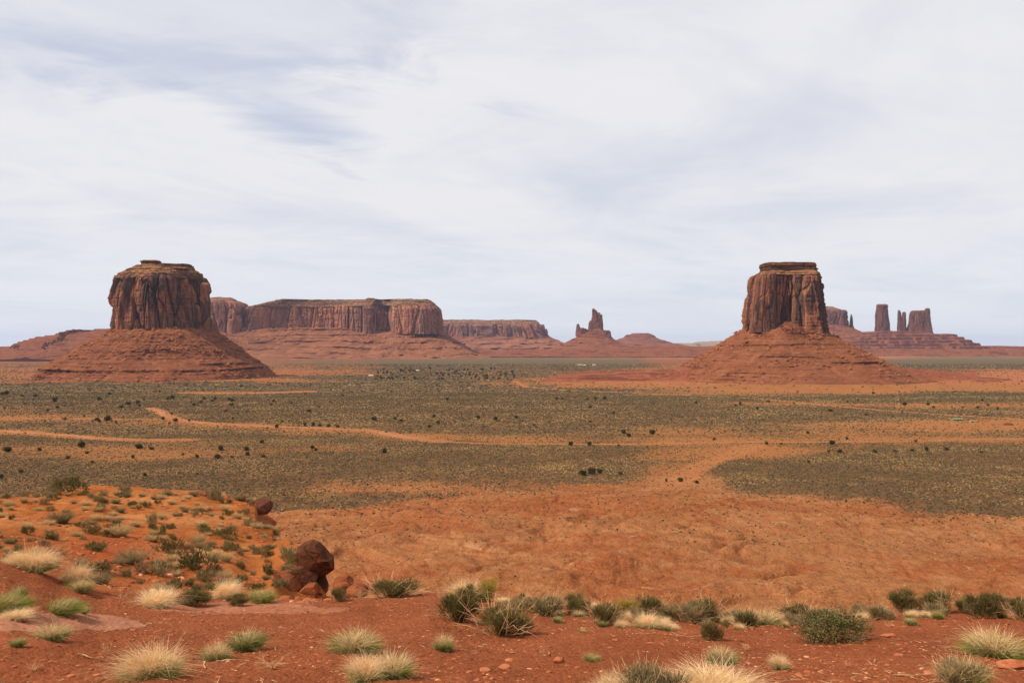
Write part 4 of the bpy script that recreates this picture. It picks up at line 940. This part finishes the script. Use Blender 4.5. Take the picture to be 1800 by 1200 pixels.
def shrub_fol(seed, n, w, h, ln, wd, lumps=9):
    """upright green stems tufted over a lumpy crown"""
    rng = np.random.default_rng(seed); L = np.array([(rng.uniform(-.5, .5) * w, rng.uniform(-.35, .35) * w, rng.uniform(.15, .62) * h, rng.uniform(.16, .27) * w) for _ in range(lumps)])
    k = rng.integers(0, lumps, n); u = rng.normal(size=(n, 3)); u /= np.linalg.norm(u, axis=1, keepdims=True); u *= (rng.random(n) ** .5)[:, None]
    c = L[k, :3] + u * L[k, 3:4]; c[:, 2] = np.maximum(c[:, 2], .01)
    Dr = u * .8 + np.stack([c[:, 0] * .5, c[:, 1] * .5, np.full(n, .9)], 1) + rng.normal(size=(n, 3)) * .3; Dr /= np.linalg.norm(Dr, axis=1, keepdims=True)
    return ribbons(c, Dr, ln * rng.uniform(.5, 1.3, n), wd * rng.uniform(.6, 1.3, n), .1 * rng.random(n), seed + 1, 2)
SHR = [mk('desert_shrub', 'shrub', [('foliage', shrub_fol(700, 3800, 1, .7, .16, .014), M['dkgreen']), ('branches', twigs(34, 701, .28, .95, 1.0, .011), M['twig'])]),
       mk('desert_shrub', 'shrub', [('foliage', shrub_fol(710, 3000, .9, .95, .20, .013, 12), M['dkgreen']), ('branches', twigs(16, 711, .18, .8, .5, .008), M['deadtwig'])]),
       mk('desert_shrub', 'shrub', [('foliage', shrub_fol(720, 2800, 1, .62, .13, .016, 14), M['greyg']), ('branches', twigs(70, 721, .3, .8, 1.0, .009), M['twig'])]),
       mk('desert_shrub', 'shrub', [('foliage', leaf_cloud(730, 4200, [(x_, y_, z_, .26) for x_, y_, z_ in [(-.38, 0, .22), (-.15, .1, .36), (.12, -.1, .38), (.36, .05, .25), (0, .2, .2), (-.2, -.25, .2), (.25, -.22, .22), (0, 0, .45)]], .022, .8), M['leaf']), ('branches', twigs(90, 731, .3, .62, 1.0, .006), M['deadtwig'])]),
       mk('desert_shrub', 'shrub', [('foliage', shrub_fol(740, 2600, .8, .7, .22, .012, 8), M['yellow']), ('branches', twigs(20, 741, .2, .6, .8, .008), M['twig'])]),
       mk('dead_stalk', 'dead plant', [('stems', twigs(10, 751, .05, .95, .45, .011, 5, .8), M['twig'])])]
TU = [False] * 5; SU = [False] * 6
rp = random.Random(4)
def locate(px, row, dmin=2.5, dmax=17.5):
    d = np.geomspace(dmin, dmax, 900); x = (px - 900) / F * d; z = H(x, d, False); r = HR + (EYE - z) / d * F
    e = np.abs(r - row); i = np.argmax(e < e.min() + 1.5); return x[i], d[i], z[i]
def plant(kind, i, px, row, wpx, hpx, label, dr=(2.5, 17.5), group=None):
    x, y, z = locate(px, row, *dr); w = wpx / F * y; h = hpx / F * y
    if kind == 't': s = w / 1.22; h *= 1.02; put(TUS, TU, i, (x, y, z), rp.uniform(0, 6.28) if i != 4 else rp.uniform(-.4, .4), (s, s, h / .70), label, group)
    else: w *= 1.15; h *= 1.08; s = w / 1.1; hz = (.75, .98, .68, .62, .75, .95)[i]; put(SHR, SU, i, (x, y, z), rp.uniform(0, 6.28), (s, s, h / hz), label, group)
PL = [
 ('t', 1, 272, 1186, 122, 74, 'large rounded blond grass tussock at the lower left, with green at its foot'),
 ('t', 2, 433, 1140, 66, 48, 'bright green-footed grass tussock with a pale top right of the large blond one'),
 ('t', 0, 380, 1158, 52, 42, 'small grass tussock touching the left side of the bright green-footed one'),
 ('t', 0, 92, 1122, 64, 38, 'grass tussock with pale top growing on the bare rock slab at the left'),
 ('t', 2, 32, 1134, 26, 22, 'low tuft of green grass left of the tussock on the bare slab'),
 ('t', 0, 624, 1142, 96, 48, 'wide low tussock with pinkish straw top, behind the bottom twin tussock'),
 ('t', 1, 645, 1194, 76, 58, 'left half of the big twin tussock at the bottom, left of centre'),
 ('t', 0, 690, 1190, 82, 60, 'right half of the big twin tussock at the bottom, left of centre'),
 ('t', 0, 780, 1142, 38, 40, 'small upright tussock with a feathery pink-straw top, alone right of the twin tussock'),
 ('t', 1, 818, 1050, 66, 44, 'blond rounded tussock on the rim, crowning the clump left of centre'),
 ('s', 4, 842, 1052, 54, 40, 'yellow-green spiky bush at the right of the rim clump'),
 ('s', 1, 815, 1058, 40, 34, 'dark green bush at the heart of the rim clump'),
 ('s', 0, 802, 1088, 62, 48, 'dark shrub with bleached upright twigs in front of the rim clump'),
 ('s', 0, 880, 1112, 78, 50, 'big dark green shrub with curled bleached roots, right of the twiggy one'),
 ('s', 0, 688, 1042, 74, 32, 'wide dark green shrub on the rim right of the boulders, with white twigs'),
 ('s', 1, 600, 1054, 26, 28, 'small dark upright bush on the rim just below the boulders'),
 ('s', 2, 952, 1075, 52, 32, 'low grey-green shrub on the rim right of the big dark one'),
 ('t', 2, 980, 1092, 18, 18, 'tiny green tuft standing in front of the low grey-green rim shrub'),
 ('s', 1, 1016, 1076, 44, 38, 'dense dark bush taller than its neighbours at the middle of the rim'),
 ('s', 0, 1060, 1094, 46, 34, 'ragged dark shrub just left of the round blond tussock at the middle of the rim'),
 ('s', 4, 1100, 1074, 40, 30, 'yellow-green bush behind the round blond tussock at the middle of the rim'),
 ('s', 0, 1143, 1076, 44, 32, 'dark shrub with arched white twig, right behind the round blond tussock'),
 ('t', 1, 1136, 1102, 54, 34, 'round blond tussock with a green foot at the middle of the rim'),
 ('s', 2, 1205, 1090, 54, 38, 'left one of the two broad olive shrubs right of the round blond tussock'),
 ('s', 0, 1240, 1090, 56, 40, 'right one of the two broad olive shrubs right of the round blond tussock'),
 ('s', 1, 1253, 1122, 38, 44, 'narrow dark bush standing forward of the two broad olive shrubs'),
 ('s', 2, 1298, 1068, 52, 24, 'low grey shrub on the far lip right of the two olive shrubs'),
 ('t', 2, 1040, 1160, 30, 20, 'small low green tuft in the gravel right of centre'),
 ('t', 0, 1024, 1110, 12, 10, 'tiny green sprig in the gravel below the rim bushes'),
 ('t', 3, 1255, 1222, 170, 70, 'huge pale straw tussock cut by the bottom edge right of centre'),
 ('t', 3, 1070, 1222, 72, 48, 'pale straw tussock at the bottom edge, left end of the row'),
 ('s', 2, 1135, 1226, 100, 54, 'olive shrub at the bottom edge between two pale straw tussocks'),
 ('t', 0, 1270, 1164, 58, 40, 'grass tussock with pink-brown top and green foot just above the huge pale one'),
 ('t', 1, 1371, 1174, 38, 34, 'small round fluffy tussock alone right of the huge pale one'),
 ('t', 0, 1345, 1096, 66, 36, 'blond tussock between the olive shrubs and the broad leafy shrub'),
 ('s', 0, 1308, 1100, 44, 26, 'low twiggy shrub left of the blond tussock near the leafy shrub'),
 ('s', 0, 1405, 1092, 62, 32, 'dark twiggy shrub behind the left side of the broad leafy shrub'),
 ('s', 3, 1468, 1126, 120, 56, 'broad leafy blue-green shrub with straw stems at its foot, right of centre'),
 ('s', 5, 1545, 1080, 36, 44, 'bare forked straw-coloured dead stalk behind the leafy shrub'),
 ('s', 1, 1592, 1072, 44, 38, 'olive tufted bush, left one of the rim clump at the right'),
 ('s', 1, 1632, 1072, 60, 40, 'dark green bush in the middle of the rim clump at the right'),
 ('s', 5, 1660, 1074, 40, 58, 'tall bare white stalk rising out of the right-hand rim clump'),
 ('s', 1, 1734, 1084, 50, 50, 'tall dark upright bush near the right edge of the rim'),
 ('s', 0, 1703, 1064, 30, 22, 'small dark bush just left of the tall upright one at the right edge'),
 ('s', 1, 1778, 1068, 30, 24, 'small dark bush just right of the tall upright one at the right edge'),
 ('s', 0, 1796, 1088, 34, 34, 'dark bush cut by the right edge of the photo on the rim'),
 ('t', 0, 1748, 1152, 112, 62, 'big blond tussock with a wide green foot at the right edge'),
 ('t', 0, 1700, 1200, 82, 62, 'grass tussock mixed with white twigs at the lower right corner'),
 ('s', 2, 1682, 1200, 66, 42, 'grey twiggy shrub tangled into the lower right tussock'),
 ('t', 1, 60, 1000, 72, 50, 'large blond tussock on the rise at the left edge'),
 ('t', 3, 30, 985, 46, 34, 'pale tussock touching the left side of the large blond one on the rise'),
 ('t', 1, 135, 1026, 52, 52, 'feathery blond tussock below and right of the large one on the rise'),
 ('t', 0, 142, 1036, 44, 28, 'green-footed tussock at the foot of the feathery blond one'),
 ('t', 4, 105, 1076, 70, 42, 'wind-bent green tussock with a pinkish top above the bare slab'),
 ('t', 4, 8, 1072, 74, 52, 'wind-bent tussock cut by the left edge of the photo'),
 ('t', 2, 34, 1050, 30, 32, 'upright yellow-green tuft on the right of the wind-bent edge tussock'),
 ('t', 3, 26, 1086, 56, 22, 'low pale tussock below the wind-bent one at the left edge'),
 ('t', 2, 146, 1076, 26, 16, 'small green tuft right of the wind-bent tussock'),
 ('t', 3, 276, 1064, 76, 38, 'wide pale straw tussock on the rim above the slabs'),
 ('s', 1, 342, 1060, 64, 34, 'dark green bush between the wide pale tussock and the grey one'),
 ('t', 3, 395, 1052, 52, 46, 'tall grey-straw tussock with loose stems right of the dark green bush'),
 ('s', 1, 420, 1062, 34, 22, 'small dark bush in front of the tall grey-straw tussock'),
 ('t', 2, 462, 1056, 50, 32, 'neat grey-green tussock at the right end of the left rim row'),
]
for q in PL: plant(*q)
for (px, row, w, h) in [(190, 1148, 22, 26), (480, 1170, 60, 22), (60, 1176, 30, 18), (632, 1040, 26, 16), (1560, 1100, 14, 12), (1490, 1168, 14, 10), (955, 1150, 12, 18), (215, 1052, 30, 22), (1310, 1140, 16, 12)]:
    plant('s', 5, px, row, w, h, 'small scrap of bleached dead twigs lying on the red foreground soil', group='scraps of dead twigs')

for k in range(34):      # small filler plants along the rim
    px = rp.uniform(880, 1800); i = rp.choice([0, 1, 2, 3]); plant('t', i, px, 1080 + 12 * math.sin(px * .006) + rp.uniform(-14, 18), rp.uniform(14, 30), rp.uniform(12, 22), 'small straw tuft growing between the shrubs along the rim', group='small tufts along the rim')
for k in range(44):
    px = rp.uniform(880, 1800); plant('s', rp.choice([0, 1, 2, 2]), px, 1078 + 12 * math.sin(px * .006) + rp.uniform(-12, 12), rp.uniform(18, 34), rp.uniform(14, 26), 'small dark twiggy bush in the line of brush along the rim', group='small bushes along the rim')
# fallen sticks
def stick(px, row, ang, Lpx, label):
    x, y, z = locate(px, row); L = Lpx / F * y; rng = np.random.default_rng(int(px)); pts = []
    for i in range(8): t = i / 7 - .5; pts.append((x + math.cos(ang) * t * L, y + math.sin(ang) * t * L * 1.5 + .02 * math.sin(i * 1.3), 0))
    pts = np.array(pts); pts[:, 2] = H(pts[:, 0], pts[:, 1]) + .012; V, Fc = tube(pts, .007, .003, 5); tag(link('fallen_stick', mesh_np(V, Fc, 'fallen_stick'), M['twig']), label, 'stick')
for a in [(360, 1168, -1.1, 60, 'long thin bleached stick lying right of the large blond tussock'), (410, 1160, .1, 56, 'bleached stick lying in front of the bright green-footed tussock'), (1600, 1186, .15, 70, 'curved white stick on the soil at the lower right'), (1150, 1112, 1.2, 30, 'short straw-coloured stick leaning below the round blond rim tussock'), (345, 1080, 1.3, 26, 'thin curved stalk standing by the edge of the right slab'), (965, 1148, 1.5, 26, 'thin pale stalk in the gravel right of centre'), (1215, 1118, .4, 60, 'pale root lying left of the narrow dark bush'), (160, 1155, .05, 44, 'pale stick in front of the slab at the left')]: stick(*a)

# ---------------------------------------------------------------- spur shrubs and tufts (small, no parts)
def simple(kind, seed):
    if kind == 'shrub': V, Fc = shrub_fol(seed, 420, 1, .62, .20, .05, 7)
    elif kind == 'grey': V, Fc = shrub_fol(seed, 420, 1, .55, .17, .05, 9)
    else: V, Fc = blades(480, seed, .30, .75, .65, .03, bend=.4)
    return V, Fc
SP = []
for i, (kd, nm, mt, cat) in enumerate([('shrub', 'spur_shrub', 'dkgreen', 'shrub'), ('shrub', 'spur_shrub', 'dkgreen', 'shrub'), ('grey', 'spur_shrub', 'greyg', 'shrub'), ('tuft', 'grass_tuft', 'tuft', 'grass tuft'), ('tuft', 'grass_tuft', 'greyg', 'grass tuft'), ('grey', 'spur_shrub', 'deadtwig', 'shrub')]):
    V, Fc = simple(kd, 800 + i * 10); SP.append(tag(link(nm, mesh_np(V, Fc, nm), M[mt]), '', cat))
SPU = [False] * 6
def spur(px, row, wpx, i, label, group, hs=1.0):
    x, y, z = locate(px, row, 19, 110); w = wpx / F * y * 1.15
    if y > 108: return False
    put(SP, SPU, i, (x, y, z - .03), rp.uniform(0, 6.28), (w, w, w * hs * rp.uniform(1.0, 1.5)), label, group); return True
big = [(122, 864, 34, 0, 'widest dark green bush on the far skyline of the spur'), (95, 862, 18, 2, 'grey bush left of the widest one on the spur skyline'), (218, 864, 18, 2, 'grey-green bush on the spur skyline right of the widest one'), (378, 877, 26, 2, 'grey-green shrub on the spur skyline near the rock knob'),
 (508, 980, 30, 2, 'rounded grey-green shrub left of the top boulder'), (297, 968, 30, 0, 'dark twiggy shrub in the middle of the spur'), (233, 989, 32, 4, 'low oval green shrub in the red swale of the spur'), (346, 1000, 36, 0, 'dark green shrub on the pale sand at the right of the spur'),
 (170, 964, 22, 0, 'round dark shrub right of the feathery tussock on the spur'), (404, 967, 16, 0, 'small round dark shrub on the spur left of the boulders'), (268, 916, 18, 2, 'tall grey shrub in the upper part of the spur'), (108, 917, 26, 4, 'two-lobed olive shrub on the pale sand at the left of the spur'),
 (166, 1003, 30, 0, 'dark shrub in the swale right of the feathery tussock'), (188, 1005, 22, 5, 'brown-grey shrub beside the dark one in the swale'), (250, 1006, 28, 5, 'brown twiggy shrub in the swale left of centre of the spur'), (282, 1006, 34, 2, 'grey shrub below the low oval one in the swale'),
 (178, 1024, 24, 4, 'grey-green tuft at the bottom of the swale'), (360, 1018, 26, 2, 'grey shrub at the foot of the spur'), (397, 945, 22, 0, 'dark round shrub on the right shoulder of the spur'), (280, 936, 18, 0, 'dark shrub in the middle of the spur above the swale'),
 (348, 954, 18, 3, 'straw tuft on the orange sand right of the spur centre'), (210, 940, 26, 3, 'straw and grey tuft at the top of the swale'), (436, 922, 14, 2, 'grey-green shrub near the right edge of the spur'), (500, 1028, 16, 2, 'grey shrub at the foot of the lower boulder'), (470, 965, 12, 0, 'small dark shrub between spur edge and boulders')]
for q in big: spur(q[0], q[1], q[2], q[3], q[4], None)
cnt = 0; tries = 0
while cnt < 270 and tries < 4000:
    tries += 1; row = 868 + 170 * rp.random() ** 1.6; px = rp.uniform(-20, 600)
    if px > 470 + (row - 880) * .55: continue
    if 950 < row < 1030 and 120 < px < 300 and rp.random() < .75: continue
    i = rp.choice([0, 0, 1, 2, 2, 3, 3, 3, 4, 4, 5]); w = rp.uniform(7, 15) * (1 + (row - 880) / 300) * (.8 if i in (3, 4) else 1)
    lab, grp = {3: ('small straw-coloured grass tuft dotted on the orange spur', 'straw tufts on the spur'), 4: ('small grey-green grass tuft dotted on the orange spur', 'grey-green tufts on the spur'), 5: ('small brown dry shrub dotted on the orange spur', 'dry shrubs on the spur'), 2: ('small grey sage shrub dotted on the orange spur', 'grey shrubs on the spur')}.get(i, ('small dark green shrub dotted on the orange spur', 'dark shrubs on the spur'))
    if spur(px, row, w, i, lab, grp): cnt += 1

# ---------------------------------------------------------------- boulders at the end of the spur, stones
def boulder_mat(name, c1, c2, c3):
    m, T, b = new_mat(name); p = pos(T)
    n = T.noise(T.vmul(p, (1, 1, 1.8)), .9, 6, .65, .6); f = T.noise(p, 6, 5, .7)
    c = T.mix(T.ramp(n, .38, .62), c1, c2); c = T.mix(T.ramp(f, .58, .72, 0, .5), c, c3); bd = T.noise(T.vmul(p, (.5, .5, 5)), 1.3, 4, .6); c = T.mix(T.ramp(bd, .5, .6, 0, .5), c, c2); T.put(b.inputs['Base Color'], c)
    v = T.vor(T.vmul(p, (1, 1, .8)), .8, 'DISTANCE_TO_EDGE'); crack = T.ramp(v, 0, .02)
    bump(T, b, T.math('ADD', T.noise(p, 2.5, 7, .7), T.math('MULTIPLY', crack, .5)), .12, .9); return m
M['boulder'] = boulder_mat('dark_boulder_sandstone', (.150, .058, .036), (.070, .034, .026), (.27, .11, .062)); M['boulder2'] = boulder_mat('red_ledge_sandstone', (.27, .095, .046), (.16, .060, .034), (.38, .16, .085))
def pebble_mat():
    m, T, b = new_mat('stone_chips'); t = T.attr('tint')
    c = T.mix(T.ramp(t, .0, .8), (.17, .056, .030), (.34, .13, .07)); c = T.mix(T.ramp(t, .90, .94), c, (.48, .27, .18)); T.put(b.inputs['Base Color'], c); return m
def rock(px, row, wpx, hpx, depth, seed, label, mat, dr=(22, 60), rot=0, name='boulder', sink=.1, tilt=0, at=None, cat='boulder', lift=0):
    if at: y = at; x = (px - 900) / F * y; z = EYE - (row - HR) / F * y
    else: x, y, z = locate(px, row, *dr)
    w = wpx / F * y; h = hpx / F * y; V, Fc = rock_shape(seed, 11 if wpx > 30 else 20, 5 if wpx > 30 else 3, .70 if wpx > 30 else .62)
    V = V * [w / 1.66, depth / 1.66, h / 1.66]; c, s = math.cos(rot), math.sin(rot)
    ct, st = math.cos(tilt), math.sin(tilt); V = np.stack([V[:, 0] * ct - V[:, 2] * st, V[:, 1], V[:, 0] * st + V[:, 2] * ct], 1)
    if wpx > 30: V = V + .05 * h * np.stack([fbm(V[:, 0] * 1.2, V[:, 1] * 1.2, V[:, 2] * 1.2, oct=4, seed=seed + i) for i in range(3)], 1)
    V[:, 2] -= V[:, 2].min() + sink * h - lift
    o = link(name, mesh_np(V, Fc, name), mat); o.location = (x, y, z); return tag(o, label, cat)
def outline_rock(pts, D, depth, seed, label, mat):
    """boulder whose front outline follows pts, with a real thickness, split faces and an uneven skin"""
    p = np.array([((a - 900) / F * D, EYE - (b - HR) / F * D) for a, b in pts]); c = p.mean(0); q = p - c
    N = 260; k = np.vstack([q, q[:1]]); sl = np.concatenate([[0], np.cumsum(np.hypot(*np.diff(k, axis=0).T))]); t = np.linspace(0, sl[-1], N, endpoint=False)
    ox = np.interp(t, sl, k[:, 0]); oz = np.interp(t, sl, k[:, 1]); la = np.linspace(-PI / 2, PI / 2, 90)
    cr = np.abs(np.cos(la)) ** .34; sy = np.sign(np.sin(la)) * np.abs(np.sin(la)) ** .9
    X = cr[:, None] * ox; Z = cr[:, None] * oz; Y = np.repeat(sy[:, None], N, 1) * depth / 2
    V = np.stack([X.ravel(), Y.ravel(), Z.ravel()], 1); rng = np.random.default_rng(seed); R_ = np.abs(q).max()
    for i in range(10):
        nn = rng.normal(size=3) * [.7, 1.7, .7]; nn /= np.linalg.norm(nn); tt = V @ nn; dd = tt.max() * rng.uniform(.66, .90); V = V - np.maximum(tt - dd, 0)[:, None] * nn * .97
    bed = cell2(V[:, 2] * 3.2 + .5 * V[:, 0], V[:, 0] * .25 + seed, seed)[2] - .5
    V = V * (1 + (.045 * bed + .035 * fbm(V[:, 0] * 3, V[:, 1] * 3, V[:, 2] * 5, oct=5, seed=seed))[:, None] * [1, 1, .3])
    o = link('boulder', mesh_np(V, quads(90, N, True), 'boulder'), mat); o.location = (c[0], D, c[1]); return tag(o, label, 'boulder')
outline_rock([(524, 960), (536, 952), (549, 949), (559, 954), (569, 963), (577, 974), (585, 980), (587, 996), (584, 1008), (569, 1013), (552, 1012), (534, 1006), (523, 990)], 40.0, 1.6, 921, 'great dark overhanging boulder at the tip of the spur', M['boulder'])
outline_rock([(504, 1002), (520, 996), (540, 995), (552, 1000), (558, 1012), (556, 1028), (544, 1044), (524, 1046), (508, 1034), (500, 1018)], 39.2, 1.7, 912, 'rounded brown boulder propping the great dark one from below left', M['boulder'])
outline_rock([(541, 996), (578, 1000), (579, 1018), (575, 1040), (562, 1054), (543, 1056), (538, 1034), (540, 1010)], 40.2, 1.2, 903, 'narrow shadowed block directly beneath the great dark boulder', M['boulder'])
outline_rock([(468, 1022), (480, 1008), (500, 1005), (516, 1014), (528, 1030), (534, 1048), (524, 1060), (474, 1060), (462, 1040)], 38.4, 2.6, 934, 'wide low red ledge of rock left of the boulders', M['boulder2'])
outline_rock([(528, 1036), (540, 1026), (556, 1024), (562, 1036), (556, 1052), (534, 1058)], 38.2, 1.2, 941, 'small squat block at the foot of the rounded brown boulder', M['boulder2'])
outline_rock([(418, 889), (444, 882), (464, 886), (470, 895), (467, 905), (448, 907), (420, 902)], 84.0, 7, 905, 'blocky red ledge on the upper right edge of the spur', M['boulder'])
outline_rock([(424, 914), (462, 909), (476, 920), (482, 942), (462, 950), (430, 940)], 79.0, 7, 906, 'smaller red ledge just below the blocky one on the spur edge', M['boulder2'])
rock(350, 872, 30, 12, 2.2, 907, 'flat reddish knob on the far skyline of the spur', M['boulder2'], at=88.0, sink=.3)
rock(604, 1040, 34, 26, 1.1, 938, 'orange broken rock on the slope right of the great boulder', M['boulder2'], at=37.5, sink=0)
rock(628, 1052, 34, 22, 1.2, 909, 'lowest of the broken rocks trailing right from the great boulder', M['boulder2'], at=35.0, sink=0)
st_m = mat_plain('red_stone', (.26, .085, .048), (.40, .17, .10), 12)
for k, (px, row, w, h, dp, lab) in enumerate([
    (983, 1162, 18, 13, .10, 'pointed pinkish stone lying in the gravel at the lower centre'), (897, 1160, 16, 7, .07, 'small angular red stone left of the pointed pink one'), (887, 1171, 20, 8, .09, 'flat red stone just below the small angular one'),
    (1784, 1171, 56, 15, .16, 'large flat red slab of stone at the right edge'), (1418, 1181, 12, 7, .05, 'small dark stone right of the fluffy round tussock'), (235, 1106, 10, 5, .05, 'small dark pebble at the right end of the left slab'),
    (1320, 1103, 10, 6, .05, 'rounded pale pebble left of the leafy shrub'), (1580, 1150, 18, 6, .08, 'flat pink stone in the soil at the right'), (1636, 1182, 26, 9, .12, 'flat dark red stone beside the curved white stick'), (852, 1176, 18, 7, .08, 'flat reddish stone near the bottom centre'), (1083, 1124, 12, 6, .06, 'pale chip of stone below the round blond rim tussock'), (1560, 1115, 26, 6, .1, 'pale flat stone right of the leafy shrub')]):
    rock(px, row, w, h, dp, 950 + k, lab, st_m, dr=(2.5, 16), name='stone', sink=.2, cat='stone')
def gravel():
    rng = np.random.default_rng(77); n = 30000; d = 3.6 + 12 * rng.random(n) ** 1.1; x = rng.uniform(-.62, .62, n) * d
    k = fbm(x * .8, d * .8, oct=3, seed=95); keep = rng.random(n) < np.clip(.55 + 1.3 * k, .08, 1); x, d = x[keep], d[keep]
    s = .005 + .024 * rng.random(len(x)) ** 7; P = np.stack([x, d, H(x, d) + s * .15], 1)
    V, Fc = scatter_rocks(P, s, 78, .32); nv = _rv[0].shape[0]; t = np.repeat(rng.random(len(V) // nv + 1), nv)[:len(V)]
    stuff(link('gravel', mesh_np(V, Fc, 'gravel', False, {'tint': t}), pebble_mat()), 'loose red and pale gravel strewn over the foreground soil', 'gravel')
gravel()
def spur_stones():
    rng = np.random.default_rng(79); n = 9000; d = 19 + 85 * rng.random(n) ** 1.3; px = rng.uniform(-60, 620, n); x = (px - 900) / F * d; k = fbm(x * .15, d * .15, oct=3, seed=98); kp = (k > -.1) & (px < 470 + (95 - d) * 2.4); x, d = x[kp], d[kp]
    s = .03 + .16 * rng.random(len(x)) ** 5; V, Fc = scatter_rocks(np.stack([x, d, H(x, d)], 1), s, 80, .5); nv = _rv[0].shape[0]; t = np.repeat(rng.random(len(V) // nv + 1), nv)[:len(V)]
    stuff(link('spur_rubble', mesh_np(V, Fc, 'spur_rubble', False, {'tint': t}), pebble_mat()), 'small orange rubble strewn over the spur at the left', 'rubble')
spur_stones()
def litter():
    rng = np.random.default_rng(88); n = 2600; d = 4.2 + 11 * rng.random(n); x = rng.uniform(-.6, .6, n) * d; k = fbm(x * .9, d * .9, oct=3, seed=99); kp = k > .02; x, d = x[kp], d[kp]; n = len(x)
    a = rng.uniform(0, 2 * PI, n); Dr = np.stack([np.cos(a), np.sin(a), rng.uniform(.0, .25, n)], 1); Dr /= np.linalg.norm(Dr, axis=1, keepdims=True)
    V, Fc = ribbons(np.stack([x, d, H(x, d) + .006], 1), Dr, rng.uniform(.02, .10, n), np.full(n, .005), rng.uniform(-.2, .2, n), 89)
    stuff(link('plant_litter', mesh_np(V, Fc, 'plant_litter'), M['twig']), 'bits of dry straw and broken twig lying on the foreground soil', 'plant litter')
litter()

# ---------------------------------------------------------------- tiny buildings far out on the plain
def flat(name, c, r=.8):
    m, T, b = new_mat(name); p = pos(T); T.put(b.inputs['Base Color'], T.mix(T.ramp(T.noise(p, .7, 3), .3, .7), c, tuple(v * .85 for v in c))); b.inputs['Roughness'].default_value = r; return m
def boxv(x0, x1, y0, y1, z0, z1):
    V = np.array([(x, y, z) for z in (z0, z1) for y in (y0, y1) for x in (x0, x1)], float)
    return V, np.array([(0, 2, 3, 1), (4, 5, 7, 6), (0, 1, 5, 4), (2, 6, 7, 3), (0, 4, 6, 2), (1, 3, 7, 5)])
def shed(px, row, L, Wd, Hh, wall, roof, label, cat, pitch=1.0, rz=0.0, name='shed'):
    d = floor_d(px, row); x = (px - 900) / F * d; t = thing(name, label, cat, (x, d, H(x, d) - .2), rz)
    link('wall', mesh_np(*boxv(-L / 2, L / 2, -Wd / 2, Wd / 2, 0, Hh), 'wall'), wall, t)
    V = np.array([(sx * (L / 2 + .4), sy * (Wd / 2 + .4), Hh + .02) for sx in (-1, 1) for sy in (-1, 1)] + [(sx * (L / 2 + .4), 0, Hh + pitch) for sx in (-1, 1)])
    link('roof', mesh_np(V, np.array([(0, 2, 5, 4), (3, 1, 4, 5), (0, 1, 3, 2), (0, 4, 1, 1), (2, 3, 5, 5)])[:3], 'roof'), roof, t)
    g = np.array([(0, 4, 1), (2, 3, 5)]); link('gable', mesh_np(V, g, 'gable'), wall, t)
    for k in range(3):
        lx = -L / 2 + L * (k + .7) / 3.4; link('window' if k != 1 else 'door', mesh_np(*boxv(lx - .5, lx + .5, -Wd / 2 - .05, -Wd / 2 + .02, .9 if k != 1 else .05, 2.0), 'opening'), M['dark'], t)
M['dark'] = flat('dark_opening', (.03, .03, .035), .4)
shed(1682, 739, 11.5, 4.5, 2.1, flat('green_painted_wall', (.14, .30, .11)), flat('grey_green_roof', (.22, .32, .28)), 'long low green shed with a grey-green roof on the bare patch at the right', 'shed', .9, .05)
shed(1708, 742, 4.6, 2.6, 1.9, flat('grey_siding', (.34, .34, .33)), flat('grey_roof', (.42, .43, .42)), 'small grey hut right of the green shed', 'hut', .5, .2, 'hut')
wh = flat('white_siding', (.72, .70, .66)); rf_ = flat('pale_roof', (.66, .66, .66))
for (px, row, L, lab) in [(652, 661.5, 13, 'white house by itself at the left of the juniper thicket'), (734, 652, 9, 'small white hut at the top of the juniper thicket'), (1019, 642, 16, 'left white building of the distant homestead'), (1027, 642.5, 12, 'right white building of the distant homestead'), (1044, 642, 12, 'low pale shed right of the two white homestead buildings')]:
    shed(px, row, L, 7, 3.4, wh, rf_, lab, 'house', 1.4, .1, 'house')
x_, y_ = P2(1773, 746); V, Fc = rock_shape(990, 14, 3); V = V * [6.0, 4.0, 2.0]
o = link('rock_outcrop', mesh_np(V, Fc, 'rock_outcrop'), M['boulder']); o.location = (x_, y_, H(x_, y_) + .4); tag(o, 'low red rock outcrop on the bare patch right of the green shed', 'rock outcrop')

# ---------------------------------------------------------------- haze
def haze():
    V, Fc = boxv(-35500, 35500, -35500, 35500, -600, 420)
    m = bpy.data.materials.new('haze_air'); m.use_nodes = True; t = m.node_tree; t.nodes.clear()
    out = t.nodes.new('ShaderNodeOutputMaterial'); v = t.nodes.new('ShaderNodeVolumePrincipled'); v.inputs['Color'].default_value = (.62, .70, 1.0, 1); v.inputs['Density'].default_value = 1.5e-5; v.inputs['Anisotropy'].default_value = .2
    t.links.new(v.outputs[0], out.inputs['Volume'])
    o = link('haze', mesh_np(V, Fc, 'haze'), m); o['kind'] = 'stuff'; o['label'] = 'thin bluish desert haze over the far mesas'; o['category'] = 'haze'
haze()
# prototypes that found no place would float at the origin: remove them
for lst, us in ((JUN, used), (TUS, TU), (SHR, SU), (SP, SPU)):
    for o, u in zip(lst, us):
        if not u:
            for ch in list(o.children): bpy.data.objects.remove(ch)
            bpy.data.objects.remove(o)
